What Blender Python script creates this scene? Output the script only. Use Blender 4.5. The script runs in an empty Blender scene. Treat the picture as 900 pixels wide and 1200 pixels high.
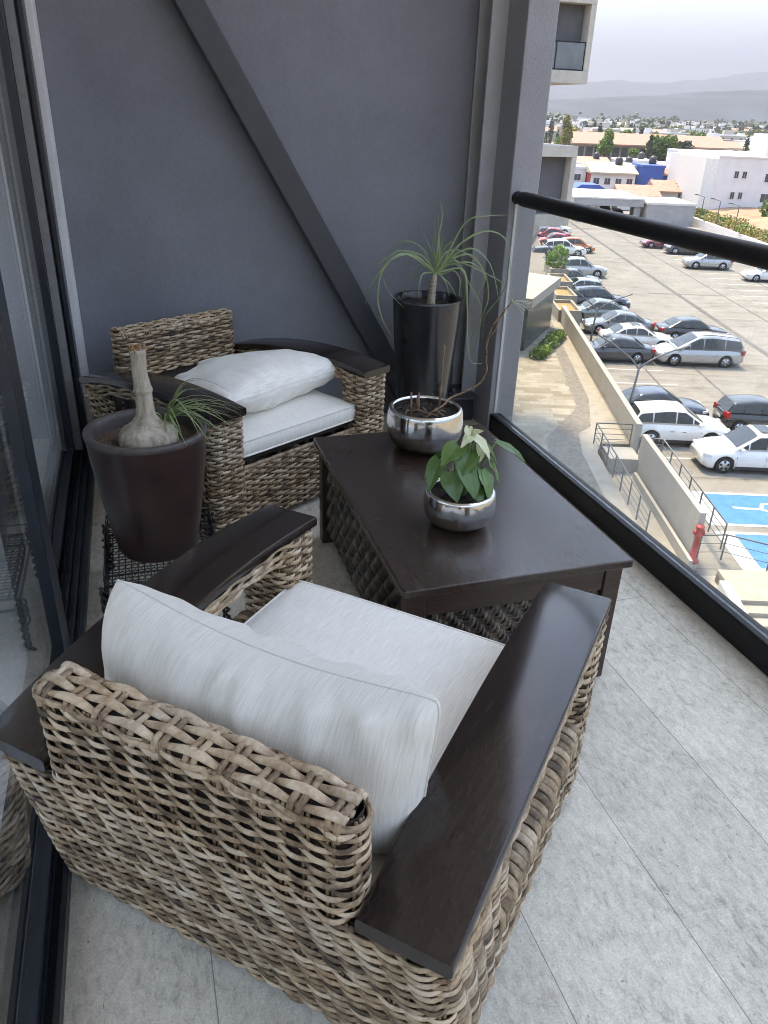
import bpy, bmesh, math, random
import numpy as np
from math import sin, cos, pi, sqrt, atan2
from mathutils import Vector, Matrix, noise as mnoise
R_ = math.radians
random.seed(7)
scene = bpy.context.scene
COL = scene.collection

# ------------------------------------------------------------------ mesh helper
class MB:
    """collects verts / faces (with a material slot and a per-vertex tone) into one mesh"""
    def __init__(self):
        self.v = []; self.f = []; self.m = []; self.t = []; self.s = []
    def add(self, vs, fs, mi=0, tone=0.5, smooth=False):
        b = len(self.v)
        self.v.extend([tuple(p) for p in vs])
        if isinstance(tone, (int, float)): self.t.extend([tone]*len(vs))
        else: self.t.extend(tone)
        for q in fs:
            self.f.append([b+i for i in q]); self.m.append(mi); self.s.append(smooth)
    def box(self, x0, x1, y0, y1, z0, z1, mi=0, tone=0.5):
        vs = [(x,y,z) for z in (z0,z1) for y in (y0,y1) for x in (x0,x1)]
        self.add(vs, [(0,2,3,1),(4,5,7,6),(0,1,5,4),(2,6,7,3),(0,4,6,2),(1,3,7,5)], mi, tone)
    def obox(self, c, ax, ay, az, mi=0):
        c, ax, ay, az = map(Vector, (c, ax, ay, az))
        vs = [c+ax*i+ay*j+az*k for k in (-1,1) for j in (-1,1) for i in (-1,1)]
        self.add(vs, [(0,2,3,1),(4,5,7,6),(0,1,5,4),(2,6,7,3),(0,4,6,2),(1,3,7,5)], mi)
    def bar(self, a, b, w, h=None, up=(0,0,1), mi=0):
        """rectangular bar from a to b"""
        a, b = Vector(a), Vector(b); h = h or w
        d = b-a; L = d.length; d.normalize(); u = Vector(up)
        if abs(d.dot(u)) > .99: u = Vector((1,0,0))
        s = d.cross(u).normalized(); u = s.cross(d)
        self.obox((a+b)/2, d*L/2, s*w/2, u*h/2, mi)
    def tube(self, path, r, n=8, mi=0, closed=False, tone=0.5, cap=True, nrm=None, r2=None, smooth=True):
        """sweep an ellipse (r along the in-surface direction, r2 along nrm) along a path"""
        P = [Vector(p) for p in path]; N = len(P)
        if N < 2: return
        vs = []; tn = []
        prev = None
        for i in range(N):
            if closed: d = P[(i+1)%N]-P[i-1]
            else: d = P[min(i+1,N-1)]-P[max(i-1,0)]
            if d.length < 1e-9: d = Vector((0,0,1))
            d.normalize()
            if nrm is not None:
                a = Vector(nrm[i]) if isinstance(nrm, list) else Vector(nrm)
            elif prev is None:
                a = Vector((0,0,1)) if abs(d.z) < .9 else Vector((1,0,0))
            else: a = prev
            b = d.cross(a)
            if b.length < 1e-6:
                a = Vector((0.3,1,0.2)); b = d.cross(a)
            b.normalize(); a = b.cross(d).normalized(); prev = a
            ri = r[i] if isinstance(r, (list, tuple)) else r
            rj = ri if r2 is None else (r2[i] if isinstance(r2, (list, tuple)) else r2)
            for k in range(n):
                t = 2*pi*k/n
                vs.append(P[i]+b*(cos(t)*ri)+a*(sin(t)*rj))
            tn += [tone[i] if isinstance(tone, list) else tone]*n
        fs = []
        M = N if closed else N-1
        for i in range(M):
            j = (i+1) % N
            for k in range(n):
                l = (k+1) % n
                fs.append((i*n+k, i*n+l, j*n+l, j*n+k))
        if cap and not closed:
            fs.append(tuple(range(n))[::-1]); fs.append(tuple((N-1)*n+k for k in range(n)))
        self.add(vs, fs, mi, tn, smooth)
    def lathe(self, prof, n=32, c=(0,0,0), mi=0, smooth=True, tone=0.5, caps=True):
        vs = []; fs = []
        for r, z in prof:
            for k in range(n):
                t = 2*pi*k/n
                vs.append((c[0]+r*cos(t), c[1]+r*sin(t), c[2]+z))
        m = len(prof)
        for i in range(m-1):
            for k in range(n):
                l = (k+1) % n
                fs.append((i*n+k, i*n+l, (i+1)*n+l, (i+1)*n+k))
        if caps and prof[0][0] > 1e-6: fs.append(tuple(range(n))[::-1])
        if caps and prof[-1][0] > 1e-6: fs.append(tuple((m-1)*n+k for k in range(n)))
        self.add(vs, fs, mi, tone, smooth)
    def prism(self, poly, z0, z1, mi=0):
        """poly: counter-clockwise (x,y)"""
        n = len(poly)
        vs = [(x,y,z0) for x,y in poly]+[(x,y,z1) for x,y in poly]
        fs = [tuple(range(n))[::-1], tuple(range(n,2*n))]
        fs += [(i,(i+1)%n,n+(i+1)%n,n+i) for i in range(n)]
        self.add(vs, fs, mi)
    def extrude(self, pts, vec, mi=0, smooth=False):
        """planar polygon of 3-D pts pushed along vec"""
        n = len(pts); v = Vector(vec)
        vs = [Vector(p) for p in pts]+[Vector(p)+v for p in pts]
        fs = [tuple(range(n))[::-1], tuple(range(n,2*n))]
        fs += [(i,(i+1)%n,n+(i+1)%n,n+i) for i in range(n)]
        self.add(vs, fs, mi, .5, smooth)
    def grid(self, fn, nu, nv, mi=0, smooth=True, closed_u=False, tone=0.5):
        vs = [fn(i/(nu if closed_u else nu-1), j/(nv-1)) for j in range(nv) for i in range(nu)]
        fs = []
        for j in range(nv-1):
            for i in range(nu if closed_u else nu-1):
                k = (i+1) % nu
                fs.append((j*nu+i, j*nu+k, (j+1)*nu+k, (j+1)*nu+i))
        self.add(vs, fs, mi, tone, smooth)
    def mesh(self, name, mats, bevel=0, seg=2, fix=True, weld=False):
        me = bpy.data.meshes.new(name)
        me.from_pydata(self.v, [], self.f)
        if not isinstance(mats, (list, tuple)): mats = [mats]
        for m in mats: me.materials.append(m)
        me.polygons.foreach_set('material_index', self.m)
        me.polygons.foreach_set('use_smooth', self.s)
        at = me.attributes.new('tone', 'FLOAT', 'POINT'); at.data.foreach_set('value', self.t)
        if bevel or fix or weld:
            bm = bmesh.new(); bm.from_mesh(me)
            if weld: bmesh.ops.remove_doubles(bm, verts=bm.verts, dist=1e-5)
            if fix: bmesh.ops.recalc_face_normals(bm, faces=bm.faces)
            if bevel:
                es = [e for e in bm.edges if len(e.link_faces) == 2 and e.calc_face_angle(0) > .5]
                r = bmesh.ops.bevel(bm, geom=es, offset=bevel, segments=seg, profile=.6, affect='EDGES', clamp_overlap=True)
                for f in r['faces']: f.smooth = True
            bm.to_mesh(me); bm.free()
        return me
    def build(self, name, mats, parent=None, loc=None, rot=None, **kw):
        o = bpy.data.objects.new(name, self.mesh(name, mats, **kw)); COL.objects.link(o)
        if parent: o.parent = parent
        if loc: o.location = loc
        if rot: o.rotation_euler = rot
        return o

def tag(o, label=None, cat=None, group=None, kind=None):
    if label: o['label'] = label
    if cat: o['category'] = cat
    if group: o['group'] = group
    if kind: o['kind'] = kind
    return o
def empty(name, loc=(0,0,0), rz=0):
    o = bpy.data.objects.new(name, None); COL.objects.link(o)
    o.location = loc; o.rotation_euler = (0,0,rz); o.empty_display_size = .1
    return o
def copy_tree(o, parent=None):
    c = o.copy(); COL.objects.link(c)
    if parent: c.parent = parent
    for ch in list(o.children): copy_tree(ch, c)
    return c
def sm(a, b, x):
    t = min(1, max(0, (x-a)/(b-a))); return t*t*(3-2*t)
def nz(x, y=0, z=0): return mnoise.noise(Vector((x,y,z)))
def catmull(pts, per=8, closed=False):
    P = [Vector(p) for p in pts]; n = len(P); out = []
    for i in range(n if closed else n-1):
        if closed: a,b,c,d = P[i-1],P[i],P[(i+1)%n],P[(i+2)%n]
        else: a,b,c,d = P[max(i-1,0)],P[i],P[i+1],P[min(i+2,n-1)]
        for k in range(per):
            t = k/per
            out.append(.5*((2*b)+(c-a)*t+(2*a-5*b+4*c-d)*t*t+(3*b-a-3*c+d)*t**3))
    if not closed: out.append(P[-1])
    return out

# ------------------------------------------------------------------ materials
def newmat(name):
    m = bpy.data.materials.new(name); m.use_nodes = True
    nt = m.node_tree; nt.nodes.clear()
    out = nt.nodes.new('ShaderNodeOutputMaterial'); b = nt.nodes.new('ShaderNodeBsdfPrincipled')
    nt.links.new(b.outputs[0], out.inputs[0])
    return m, nt, b, out
def N(nt, t, **kw):
    n = nt.nodes.new(t)
    for k, v in kw.items():
        if k in n.inputs: n.inputs[k].default_value = v
        else: setattr(n, k, v)
    return n
def ramp(nt, fac, stops):
    r = nt.nodes.new('ShaderNodeValToRGB'); e = r.color_ramp.elements
    while len(e) < len(stops): e.new(.5)
    for i, (p, c) in enumerate(stops):
        e[i].position = p; e[i].color = (*c, 1) if len(c) == 3 else c
    nt.links.new(fac, r.inputs[0]); return r
def coords(nt, scale=(1,1,1), kind='Object', rot=(0,0,0)):
    tc = nt.nodes.new('ShaderNodeTexCoord'); mp = nt.nodes.new('ShaderNodeMapping')
    mp.inputs['Scale'].default_value = scale; mp.inputs['Rotation'].default_value = rot
    nt.links.new(tc.outputs[kind], mp.inputs[0]); return mp.outputs[0]
def noise(nt, vec, scale, detail=4, rough=.55, dist=0):
    n = nt.nodes.new('ShaderNodeTexNoise'); n.inputs['Scale'].default_value = scale
    n.inputs['Detail'].default_value = detail; n.inputs['Roughness'].default_value = rough; n.inputs['Distortion'].default_value = dist
    if vec is not None: nt.links.new(vec, n.inputs[0])
    return n.outputs[0]
def mixc(nt, fac, a, b, mode='MIX'):
    m = nt.nodes.new('ShaderNodeMix'); m.data_type = 'RGBA'; m.blend_type = mode
    for s, val in ((m.inputs[0], fac), (m.inputs[6], a), (m.inputs[7], b)):
        if hasattr(val, 'is_linked') or hasattr(val, 'links'): nt.links.new(val, s)
        elif isinstance(val, (tuple, list)): s.default_value = (*val, 1) if len(val) == 3 else val
        else: s.default_value = val
    return m.outputs[2]
def math_(nt, op, a, b=None, c=None):
    m = nt.nodes.new('ShaderNodeMath'); m.operation = op
    for i, val in enumerate((a, b, c)):
        if val is None: continue
        if hasattr(val, 'links'): nt.links.new(val, m.inputs[i])
        else: m.inputs[i].default_value = val
    return m.outputs[0]
def bump(nt, b, h, strength=.3, dist=.002):
    n = nt.nodes.new('ShaderNodeBump'); n.inputs['Strength'].default_value = strength; n.inputs['Distance'].default_value = dist
    nt.links.new(h, n.inputs['Height']); nt.links.new(n.outputs[0], b.inputs['Normal'])
def simple(name, col, rough=.5, metal=0, var=.12, scale=30, bmp=0, bscale=200, spec=None, coat=0, kind='Object'):
    m, nt, b, out = newmat(name)
    v = coords(nt, kind=kind)
    n1 = noise(nt, v, scale, 5)
    lo = tuple(c*(1-var) for c in col); hi = tuple(min(1, c*(1+var)) for c in col)
    r = ramp(nt, n1, [(.3, lo), (.7, hi)])
    nt.links.new(r.outputs[0], b.inputs['Base Color'])
    b.inputs['Roughness'].default_value = rough; b.inputs['Metallic'].default_value = metal
    if spec is not None: b.inputs['Specular IOR Level'].default_value = spec
    if coat: b.inputs['Coat Weight'].default_value = coat; b.inputs['Coat Roughness'].default_value = .06
    if bmp: bump(nt, b, noise(nt, v, bscale, 3), bmp, .002)
    return m
M = {}
# --- wicker cane: weathered kubu rattan, each strand a little different, dark bark smudges
def cane(name, stops, rough=.6):
    m, nt, b, out = newmat(name)
    at = N(nt, 'ShaderNodeAttribute', attribute_name='tone')
    v = coords(nt)
    n1 = noise(nt, v, 28, 4, .6, .3); n2 = noise(nt, v, 130, 3, .6); n3 = noise(nt, v, 7, 2)
    f = math_(nt, 'MULTIPLY_ADD', n1, 1.05, math_(nt, 'MULTIPLY_ADD', at.outputs['Fac'], .66, -.36))
    f = math_(nt, 'MULTIPLY_ADD', n2, .40, math_(nt, 'SUBTRACT', f, .20))
    r = ramp(nt, f, stops)
    warm = mixc(nt, math_(nt, 'MULTIPLY_ADD', n3, 2.2, -.6), r.outputs[0], (1.12, .99, .84), 'MULTIPLY')
    nt.links.new(warm, b.inputs['Base Color'])
    b.inputs['Roughness'].default_value = rough
    bump(nt, b, n2, .5, .0015)
    return m
M['cane'] = cane('weathered_rattan', [(.08, (.035,.025,.018)), (.33, (.165,.113,.070)), (.56, (.36,.268,.180)), (.88, (.60,.51,.40))])
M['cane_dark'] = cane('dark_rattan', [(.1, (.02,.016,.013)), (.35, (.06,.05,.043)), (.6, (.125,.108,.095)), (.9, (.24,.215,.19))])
M['dark_fill'] = simple('gap_shade_and_deck', (.050,.037,.027), .8, var=.3, scale=40)  # dark backing that paints shade into the weave's gaps; also deck, feet, shelf
def darkwood(name, c0, c1, rough, axis=(6,60,60)):
    m, nt, b, out = newmat(name)
    v = coords(nt, axis)
    n1 = noise(nt, v, 1.6, 6, .65); n2 = noise(nt, coords(nt), 5, 3); n3 = noise(nt, coords(nt, tuple(a*.5 for a in axis)), 3, 4, .6)
    r = ramp(nt, n1, [(.3, c0), (.72, c1)])
    nt.links.new(r.outputs[0], b.inputs['Base Color'])
    rr = math_(nt, 'MULTIPLY_ADD', n2, .10, rough-.05)
    nt.links.new(rr, b.inputs['Roughness'])
    b.inputs['Specular IOR Level'].default_value = .55
    sc = noise(nt, coords(nt, (1,1,1)), 55, 2)
    bump(nt, b, n3, .03, .0004)
    return m
M['armwood'] = darkwood('stained_arm_wood', (.014,.009,.008), (.030,.020,.017), .17)
M['tabletop'] = darkwood('stained_table_wood', (.026,.0155,.0115), (.058,.037,.029), .26, (60,6,60))
M['apron'] = darkwood('stained_apron_wood', (.030,.015,.011), (.065,.036,.026), .42, (6,60,60))
# --- upholstery
def fabric(name, c, stripe=(1,0,0)):
    m, nt, b, out = newmat(name)
    v = coords(nt)
    def slub(sc): return noise(nt, coords(nt, sc), 1, 3, .6)
    a = tuple(430 if s else 16 for s in stripe); a2 = tuple(26 if s else 700 for s in stripe)
    s1 = slub(a); s2 = slub(a2); n3 = noise(nt, v, 6, 3)
    f = math_(nt, 'MULTIPLY_ADD', s1, .75, math_(nt, 'MULTIPLY', s2, .25))
    r = ramp(nt, f, [(.36, tuple(x*.82 for x in c)), (.58, c)])
    c2 = mixc(nt, math_(nt, 'MULTIPLY', n3, .35), r.outputs[0], (.90,.89,.86), 'MULTIPLY')
    nt.links.new(c2, b.inputs['Base Color'])
    b.inputs['Roughness'].default_value = .9; b.inputs['Specular IOR Level'].default_value = .2
    b.inputs['Sheen Weight'].default_value = .25
    bump(nt, b, f, .45, .0012)
    return m
M['fabric'] = fabric('shaded_slub_linen', (.72,.685,.615))  # darker linen copy: shade on the upright pillow's rear put into its colour
M['fabric2'] = fabric('lit_slub_linen', (.92,.88,.805), (0,1,0))  # lighter copy of the same linen for seat cushions and far pillow
# --- floor tile
m, nt, b, out = newmat('travertine_look_tile')
v = coords(nt)
br = N(nt, 'ShaderNodeTexBrick'); br.offset = .5; br.inputs['Scale'].default_value = 1
br.inputs['Mortar Size'].default_value = .0013; br.inputs['Mortar Smooth'].default_value = .2; br.inputs['Brick Width'].default_value = 40; br.inputs['Row Height'].default_value = .33
br.inputs['Color1'].default_value = (.9,.9,.9,1); br.inputs['Color2'].default_value = (1.06,1.06,1.05,1); br.inputs['Mortar'].default_value = (.42,.41,.40,1)
mp = nt.nodes.new('ShaderNodeMapping'); mp.inputs['Rotation'].default_value = (0,0,R_(90)); mp.inputs['Location'].default_value = (-18,0,0)
nt.links.new(v, mp.inputs[0]); nt.links.new(mp.outputs[0], br.inputs[0])
n1 = noise(nt, v, 5, 8, .72, .6); n2 = noise(nt, coords(nt, (1.5,.7,1)), 34, 8, .78, .5); n3 = noise(nt, v, 210, 4, .7)
pit = noise(nt, coords(nt, (1.6,.8,1)), 46, 4, .75, .6)
base = ramp(nt, math_(nt, 'MULTIPLY_ADD', n1, .28, math_(nt, 'MULTIPLY', n2, .72)), [(.36, (.39,.345,.28)), (.47, (.645,.585,.485)), (.60, (.79,.725,.61))])
pits = ramp(nt, pit, [(.63, (1,1,1)), (.70, (.45,.43,.40))])
fine = ramp(nt, n3, [(.35, (.80,.80,.80)), (.65, (1.08,1.08,1.08))])
c = mixc(nt, 1, base.outputs[0], pits.outputs[0], 'MULTIPLY'); c = mixc(nt, 1, c, fine.outputs[0], 'MULTIPLY'); c = mixc(nt, 1, c, br.outputs[0], 'MULTIPLY')
nt.links.new(c, b.inputs['Base Color']); b.inputs['Roughness'].default_value = .62; b.inputs['Specular IOR Level'].default_value = .35
hh = math_(nt, 'SUBTRACT', math_(nt, 'MULTIPLY_ADD', n2, .6, math_(nt, 'MULTIPLY', n3, .3)), math_(nt, 'MULTIPLY', br.outputs['Fac'], .8))
bump(nt, b, hh, .5, .0025)
M['floor'] = m
def plaster(name, col, sc=90, st=.5, rough=.85, big=.15):
    m, nt, b, out = newmat(name)
    v = coords(nt)
    n1 = noise(nt, v, 2.2, 5, .6); n2 = noise(nt, v, sc, 5, .65)
    r = ramp(nt, math_(nt, 'MULTIPLY_ADD', n1, .7, math_(nt, 'MULTIPLY', n2, .3)), [(.3, tuple(c*(1-big) for c in col)), (.7, tuple(c*(1+big) for c in col))])
    nt.links.new(r.outputs[0], b.inputs['Base Color']); b.inputs['Roughness'].default_value = rough
    b.inputs['Specular IOR Level'].default_value = .3
    bump(nt, b, n2, st, .006)
    return m
M['darkwall'] = plaster('charcoal_plaster', (.198,.206,.232), 45, .5, .7, .15)
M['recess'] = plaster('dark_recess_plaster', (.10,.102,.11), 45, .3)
M['greyplaster'] = plaster('rough_grey_plaster', (.29,.296,.316), 130, .8)
M['whiteplaster'] = plaster('white_jamb_plaster', (.72,.72,.72), 90, .3)
M['ceiling'] = plaster('ceiling_plaster', (.80,.79,.77), 60, .2)
M['concrete'] = plaster('pale_concrete', (.40,.38,.34), 6, .3, .8)
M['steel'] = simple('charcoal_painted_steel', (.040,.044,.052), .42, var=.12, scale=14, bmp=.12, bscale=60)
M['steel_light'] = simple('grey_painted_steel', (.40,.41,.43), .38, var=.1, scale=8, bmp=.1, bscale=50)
M['alu'] = simple('dark_blue_black_aluminium', (.012,.017,.025), .34, var=.25, scale=25)
M['alu_grey'] = simple('grey_weather_strip', (.22,.22,.22), .5)
M['black'] = simple('black_rail_paint', (.010,.010,.011), .5, var=.3, scale=30, spec=.25)
M['wire'] = simple('black_wire', (.012,.012,.013), .45, var=.4)
M['chrome'] = None
m, nt, b, out = newmat('silver_glazed_ceramic')
v = coords(nt); n = noise(nt, v, 9, 3)
b.inputs['Base Color'].default_value = (.64,.63,.61,1); b.inputs['Metallic'].default_value = 1
nt.links.new(math_(nt, 'MULTIPLY_ADD', n, .16, .06), b.inputs['Roughness'])
bump(nt, b, noise(nt, v, 14, 2), .06, .004)
M['chrome'] = m
M['pot_brown'] = simple('brown_glazed_pot', (.042,.021,.018), .36, var=.35, scale=8, bmp=.08, bscale=40)
M['pot_rim'] = simple('worn_pot_rim', (.075,.062,.058), .55, var=.25, scale=40)
M['pot_black'] = simple('black_glazed_pot', (.020,.022,.026), .19, var=.2, scale=8, coat=.35)
def soil(name, c0, c1):
    m, nt, b, out = newmat(name); v = coords(nt)
    n1 = noise(nt, v, 90, 6, .7)
    r = ramp(nt, n1, [(.35, c0), (.7, c1)]); nt.links.new(r.outputs[0], b.inputs['Base Color']); b.inputs['Roughness'].default_value = .95
    bump(nt, b, n1, 1, .008); return m
M['soil'] = soil('potting_soil', (.05,.032,.022), (.22,.145,.10))
M['soil_dark'] = soil('dark_potting_soil', (.016,.012,.009), (.085,.065,.05))
m, nt, b, out = newmat('caudex_bark')
n1 = noise(nt, coords(nt, (1,1,.25)), 38, 6, .7, .4); n2 = noise(nt, coords(nt), 9, 3)
r = ramp(nt, math_(nt, 'MULTIPLY_ADD', n1, .75, math_(nt, 'MULTIPLY', n2, .25)), [(.3, (.13,.10,.07)), (.5, (.40,.34,.26)), (.7, (.62,.56,.46))])
nt.links.new(r.outputs[0], b.inputs['Base Color']); b.inputs['Roughness'].default_value = .85; bump(nt, b, n1, .9, .006)
M['bark'] = m
M['twig'] = simple('dry_twig', (.21,.12,.07), .7, var=.35, scale=60)
M['cut'] = simple('dry_stem_scar', (.30,.17,.08), .9, var=.5, scale=90)
def leaf(name, c0, c1, trans=.25, rough=.4, sc=20):
    m, nt, b, out = newmat(name)
    at = N(nt, 'ShaderNodeAttribute', attribute_name='tone')
    n1 = noise(nt, coords(nt), sc, 3)
    f = math_(nt, 'MULTIPLY_ADD', at.outputs['Fac'], .7, math_(nt, 'MULTIPLY', n1, .3))
    r = ramp(nt, f, [(.15, c0), (.8, c1)])
    nt.links.new(r.outputs[0], b.inputs['Base Color']); b.inputs['Roughness'].default_value = rough
    if trans:
        tr = nt.nodes.new('ShaderNodeBsdfTranslucent'); nt.links.new(r.outputs[0], tr.inputs[0])
        mx = nt.nodes.new('ShaderNodeMixShader'); mx.inputs[0].default_value = trans
        nt.links.new(b.outputs[0], mx.inputs[1]); nt.links.new(tr.outputs[0], mx.inputs[2]); nt.links.new(mx.outputs[0], out.inputs[0])
    return m
M['blade'] = leaf('ponytail_leaf', (.09,.14,.05), (.33,.42,.20))
M['leaf'] = leaf('glossy_green_leaf', (.035,.09,.022), (.13,.24,.07), .15, .28)
M['leaf_pale'] = leaf('variegated_leaf', (.42,.47,.22), (.74,.74,.50), .25, .4)
M['vein'] = simple('leaf_midrib', (.16,.25,.10), .5)
# --- glass
def glassmat(name, tint=(.93,.96,.96), dirt=0, refl=1.0, ior=1.5):
    m, nt, b, out = newmat(name); nt.nodes.remove(b)
    tr = nt.nodes.new('ShaderNodeBsdfTransparent'); tr.inputs[0].default_value = (*tint, 1)
    gl = nt.nodes.new('ShaderNodeBsdfGlossy'); gl.inputs['Roughness'].default_value = .02; gl.inputs[0].default_value = (refl,refl,refl,1)
    fr = nt.nodes.new('ShaderNodeFresnel'); ge = nt.nodes.new('ShaderNodeNewGeometry')
    nt.links.new(math_(nt, 'MULTIPLY_ADD', ge.outputs['Backfacing'], 1/ior-ior, ior), fr.inputs[0])
    mx = nt.nodes.new('ShaderNodeMixShader')
    nt.links.new(fr.outputs[0], mx.inputs[0]); nt.links.new(tr.outputs[0], mx.inputs[1]); nt.links.new(gl.outputs[0], mx.inputs[2])
    last = mx.outputs[0]
    if dirt:
        v = coords(nt)
        vo = N(nt, 'ShaderNodeTexVoronoi', Scale=95.0); nt.links.new(v, vo.inputs['Vector'])
        spots = ramp(nt, vo.outputs['Distance'], [(.0, (1,1,1)), (.17, (0,0,0))])
        msk = ramp(nt, noise(nt, v, 5, 4), [(.45, (0,0,0)), (.7, (1,1,1))])
        film = math_(nt, 'MULTIPLY', noise(nt, v, 3, 5), dirt*.25)
        d = math_(nt, 'MULTIPLY_ADD', math_(nt, 'MULTIPLY', spots.outputs[0], msk.outputs[0]), dirt, film)
        df = nt.nodes.new('ShaderNodeBsdfDiffuse'); df.inputs[0].default_value = (.8,.8,.78,1)
        m2 = nt.nodes.new('ShaderNodeMixShader'); nt.links.new(d, m2.inputs[0]); nt.links.new(last, m2.inputs[1]); nt.links.new(df.outputs[0], m2.inputs[2]); last = m2.outputs[0]
    nt.links.new(last, out.inputs[0])
    return m
M['railglass'] = glassmat('dusty_rail_glass', (.96,.98,.975), .16)
M['doorglass'] = glassmat('door_glass', (.86,.89,.90), .05, 1.0, 1.42)
M['blueglass'] = glassmat('frosted_balustrade_glass', (.62,.76,.80), .9, 1, 1.5)
HAZE, SKY_STRENGTH, SUN_STRENGTH, EXPOSURE = 2.4e-4, .15, 1.0, 3.53
# ------------------------------------------------------------------ camera
cam = bpy.data.cameras.new('camera'); co = bpy.data.objects.new('camera', cam); COL.objects.link(co); scene.camera = co
yaw, pitch, roll, F_PX = -.3117, -.4753, -.0365, 911.34
fw = Vector((-sin(yaw)*cos(pitch), cos(yaw)*cos(pitch), sin(pitch))); rt = Vector((cos(yaw), sin(yaw), 0)); dn = -rt.cross(fw)
rr = rt*cos(roll)+dn*sin(roll); dd = -rt*sin(roll)+dn*cos(roll)
m4 = Matrix((rr, -dd, -fw)).transposed().to_4x4(); m4.translation = (0,0,1.55); co.matrix_world = m4
cam.sensor_fit = 'VERTICAL'; cam.sensor_height = 36; cam.lens = F_PX/1200*36
cam.clip_start = .02; cam.clip_end = 60000

# ------------------------------------------------------------------ balcony shell
mb = MB(); mb.box(-.44, 1.93, -1.6, 4.058, -.28, 0); tag(mb.build('floor', M['floor']), kind='structure')
mb = MB(); mb.box(-.6, 2.1, -1.6, 4.25, 4.4, 4.65); tag(mb.build('ceiling', M['ceiling']), kind='structure')
mb = MB(); mb.box(-.60, 1.93, 4.06, 4.25, -.3, 4.395); tag(mb.build('end_wall', M['darkwall']), 'charcoal plastered end wall behind the far armchair and the diagonal beam', 'wall')
mb = MB(); mb.box(1.765, 1.915, 3.68, 4.055, -3.2, 4.395)
tag(mb.build('column', M['greyplaster'], bevel=.006), 'rough grey plastered column at the far end of the glass railing', 'column')
# steel column (flanges, web, foot)
mb = MB(); mb.box(1.685, 1.835, 3.885, 3.9, .001, 4.39); st = mb.build('flange', M['steel_light'], bevel=.003)
root = empty('steel_column', (0,0,0)); tag(root, 'grey steel column with flanges squeezed between dark wall and plastered column', 'column'); st.parent = root
mb = MB(); mb.box(1.685, 1.835, 4.03, 4.045, .001, 4.39); mb.build('flange', M['steel_light'], root, bevel=.003)
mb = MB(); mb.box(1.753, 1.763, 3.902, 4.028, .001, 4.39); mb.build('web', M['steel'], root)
mb = MB(); mb.box(1.44, 1.752, 3.79, 4.02, .145, .16); mb.build('base_plate', M['steel'], root, bevel=.003)
mb = MB(); mb.box(1.50, 1.75, 3.85, 4.01, .001, .143); mb.build('foot_block', M['steel'], root, bevel=.004)
mb = MB(); mb.lathe([(0,.012),(.028,.012),(.03,.008),(.03,0)], 24, (1.62,3.86,.161)); mb.lathe([(.0,.03),(.014,.03),(.016,.026),(.016,.01)], 6, (1.62,3.86,.163), smooth=False)
mb.build('bolt', M['steel'], root)
# diagonal brace
mb = MB(); mb.bar((1.46-.03, 3.995, .05), (-.82, 3.995, 3.93), .116, .1, up=(0,1,0)); 
tag(mb.build('diagonal_beam', M['steel'], bevel=.006), 'dark steel box beam slanting down across the charcoal wall', 'beam')
# balustrade
root = empty('glass_railing', (1.8,1,0)); tag(root, 'frameless glass railing with black bottom rail and round black handrail', 'railing')
def rel(o, r): o.parent = r; o.matrix_parent_inverse = Matrix.Translation(-r.location); return o
mb = MB(); mb.box(1.772, 1.835, -1.6, 3.675, .003, .1); rel(mb.build('bottom_rail', M['black'], bevel=.006), root)
mb = MB(); mb.box(1.797, 1.807, -1.6, 3.672, .101, 1.175); rel(mb.build('glass_panel', M['railglass']), root)
mb = MB(); mb.box(1.796, 1.808, 3.6725, 3.678, .101, 1.17); rel(mb.build('glass_edge_highlight', M['whiteplaster']), root)  # white strip painted in as the highlight along the pane's end
mb = MB(); mb.tube([(1.805, -1.6, 1.2), (1.805, 3.60, 1.2), (1.805, 3.625, 1.2), (1.805, 3.64, 1.2), (1.805, 3.647, 1.2)], [.034,.034,.032,.024,.006], 20); rel(mb.build('handrail', M['black']), root)

mb = MB(); mb.tube([(1.805,3.63,1.2),(1.805,3.672,1.2)], .013, 12); mb.tube([(1.805,3.672,1.2),(1.805,3.679,1.2)], .030, 16); rel(mb.build('wall_bracket', M['black']), root)
# ------------------------------------------------------------------ sliding door
mb = MB(); mb.box(-.60, -.29, -1.6, 3.883, 2.525, 4.395); tag(mb.build('upper_wall', M['whiteplaster']), 'white wall above the sliding glass door', 'wall')
mb = MB(); mb.box(-.60, -.279, 3.885, 4.058, -.1, 4.39); tag(mb.build('door_jamb', M['whiteplaster'], bevel=.003), 'white plastered jamb strip between sliding door and charcoal wall', 'jamb')
root = empty('sliding_door', (-.35, 2, 0)); tag(root, 'dark framed glass sliding door along the left side of the balcony', 'door')
mb = MB()
mb.box(-.435, -.28, -1.6, 3.88, .002, .018)
for x0, x1, h in ((-.292,-.28,.045), (-.318,-.310,.03), (-.345,-.337,.04), (-.372,-.364,.03), (-.398,-.390,.04), (-.435,-.42,.05)): mb.box(x0, x1, -1.6, 3.88, .0185, h)
rel(mb.build('track', M['alu'], bevel=.0015), root)
mb = MB(); mb.box(-.435, -.305, 3.80, 3.882, .052, 2.445); mb.box(-.325, -.305, 3.76, 3.80, .052, 2.445); rel(mb.build('door_frame', M['alu'], bevel=.003), root)
mb = MB(); mb.box(-.368, -.335, 3.735, 3.80, .052, 2.445); rel(mb.build('weather_strip', M['alu_grey']), root)
mb = MB(); mb.box(-.435, -.28, -1.6, 3.88, 2.45, 2.52); rel(mb.build('head_track', M['alu']), root)
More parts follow.
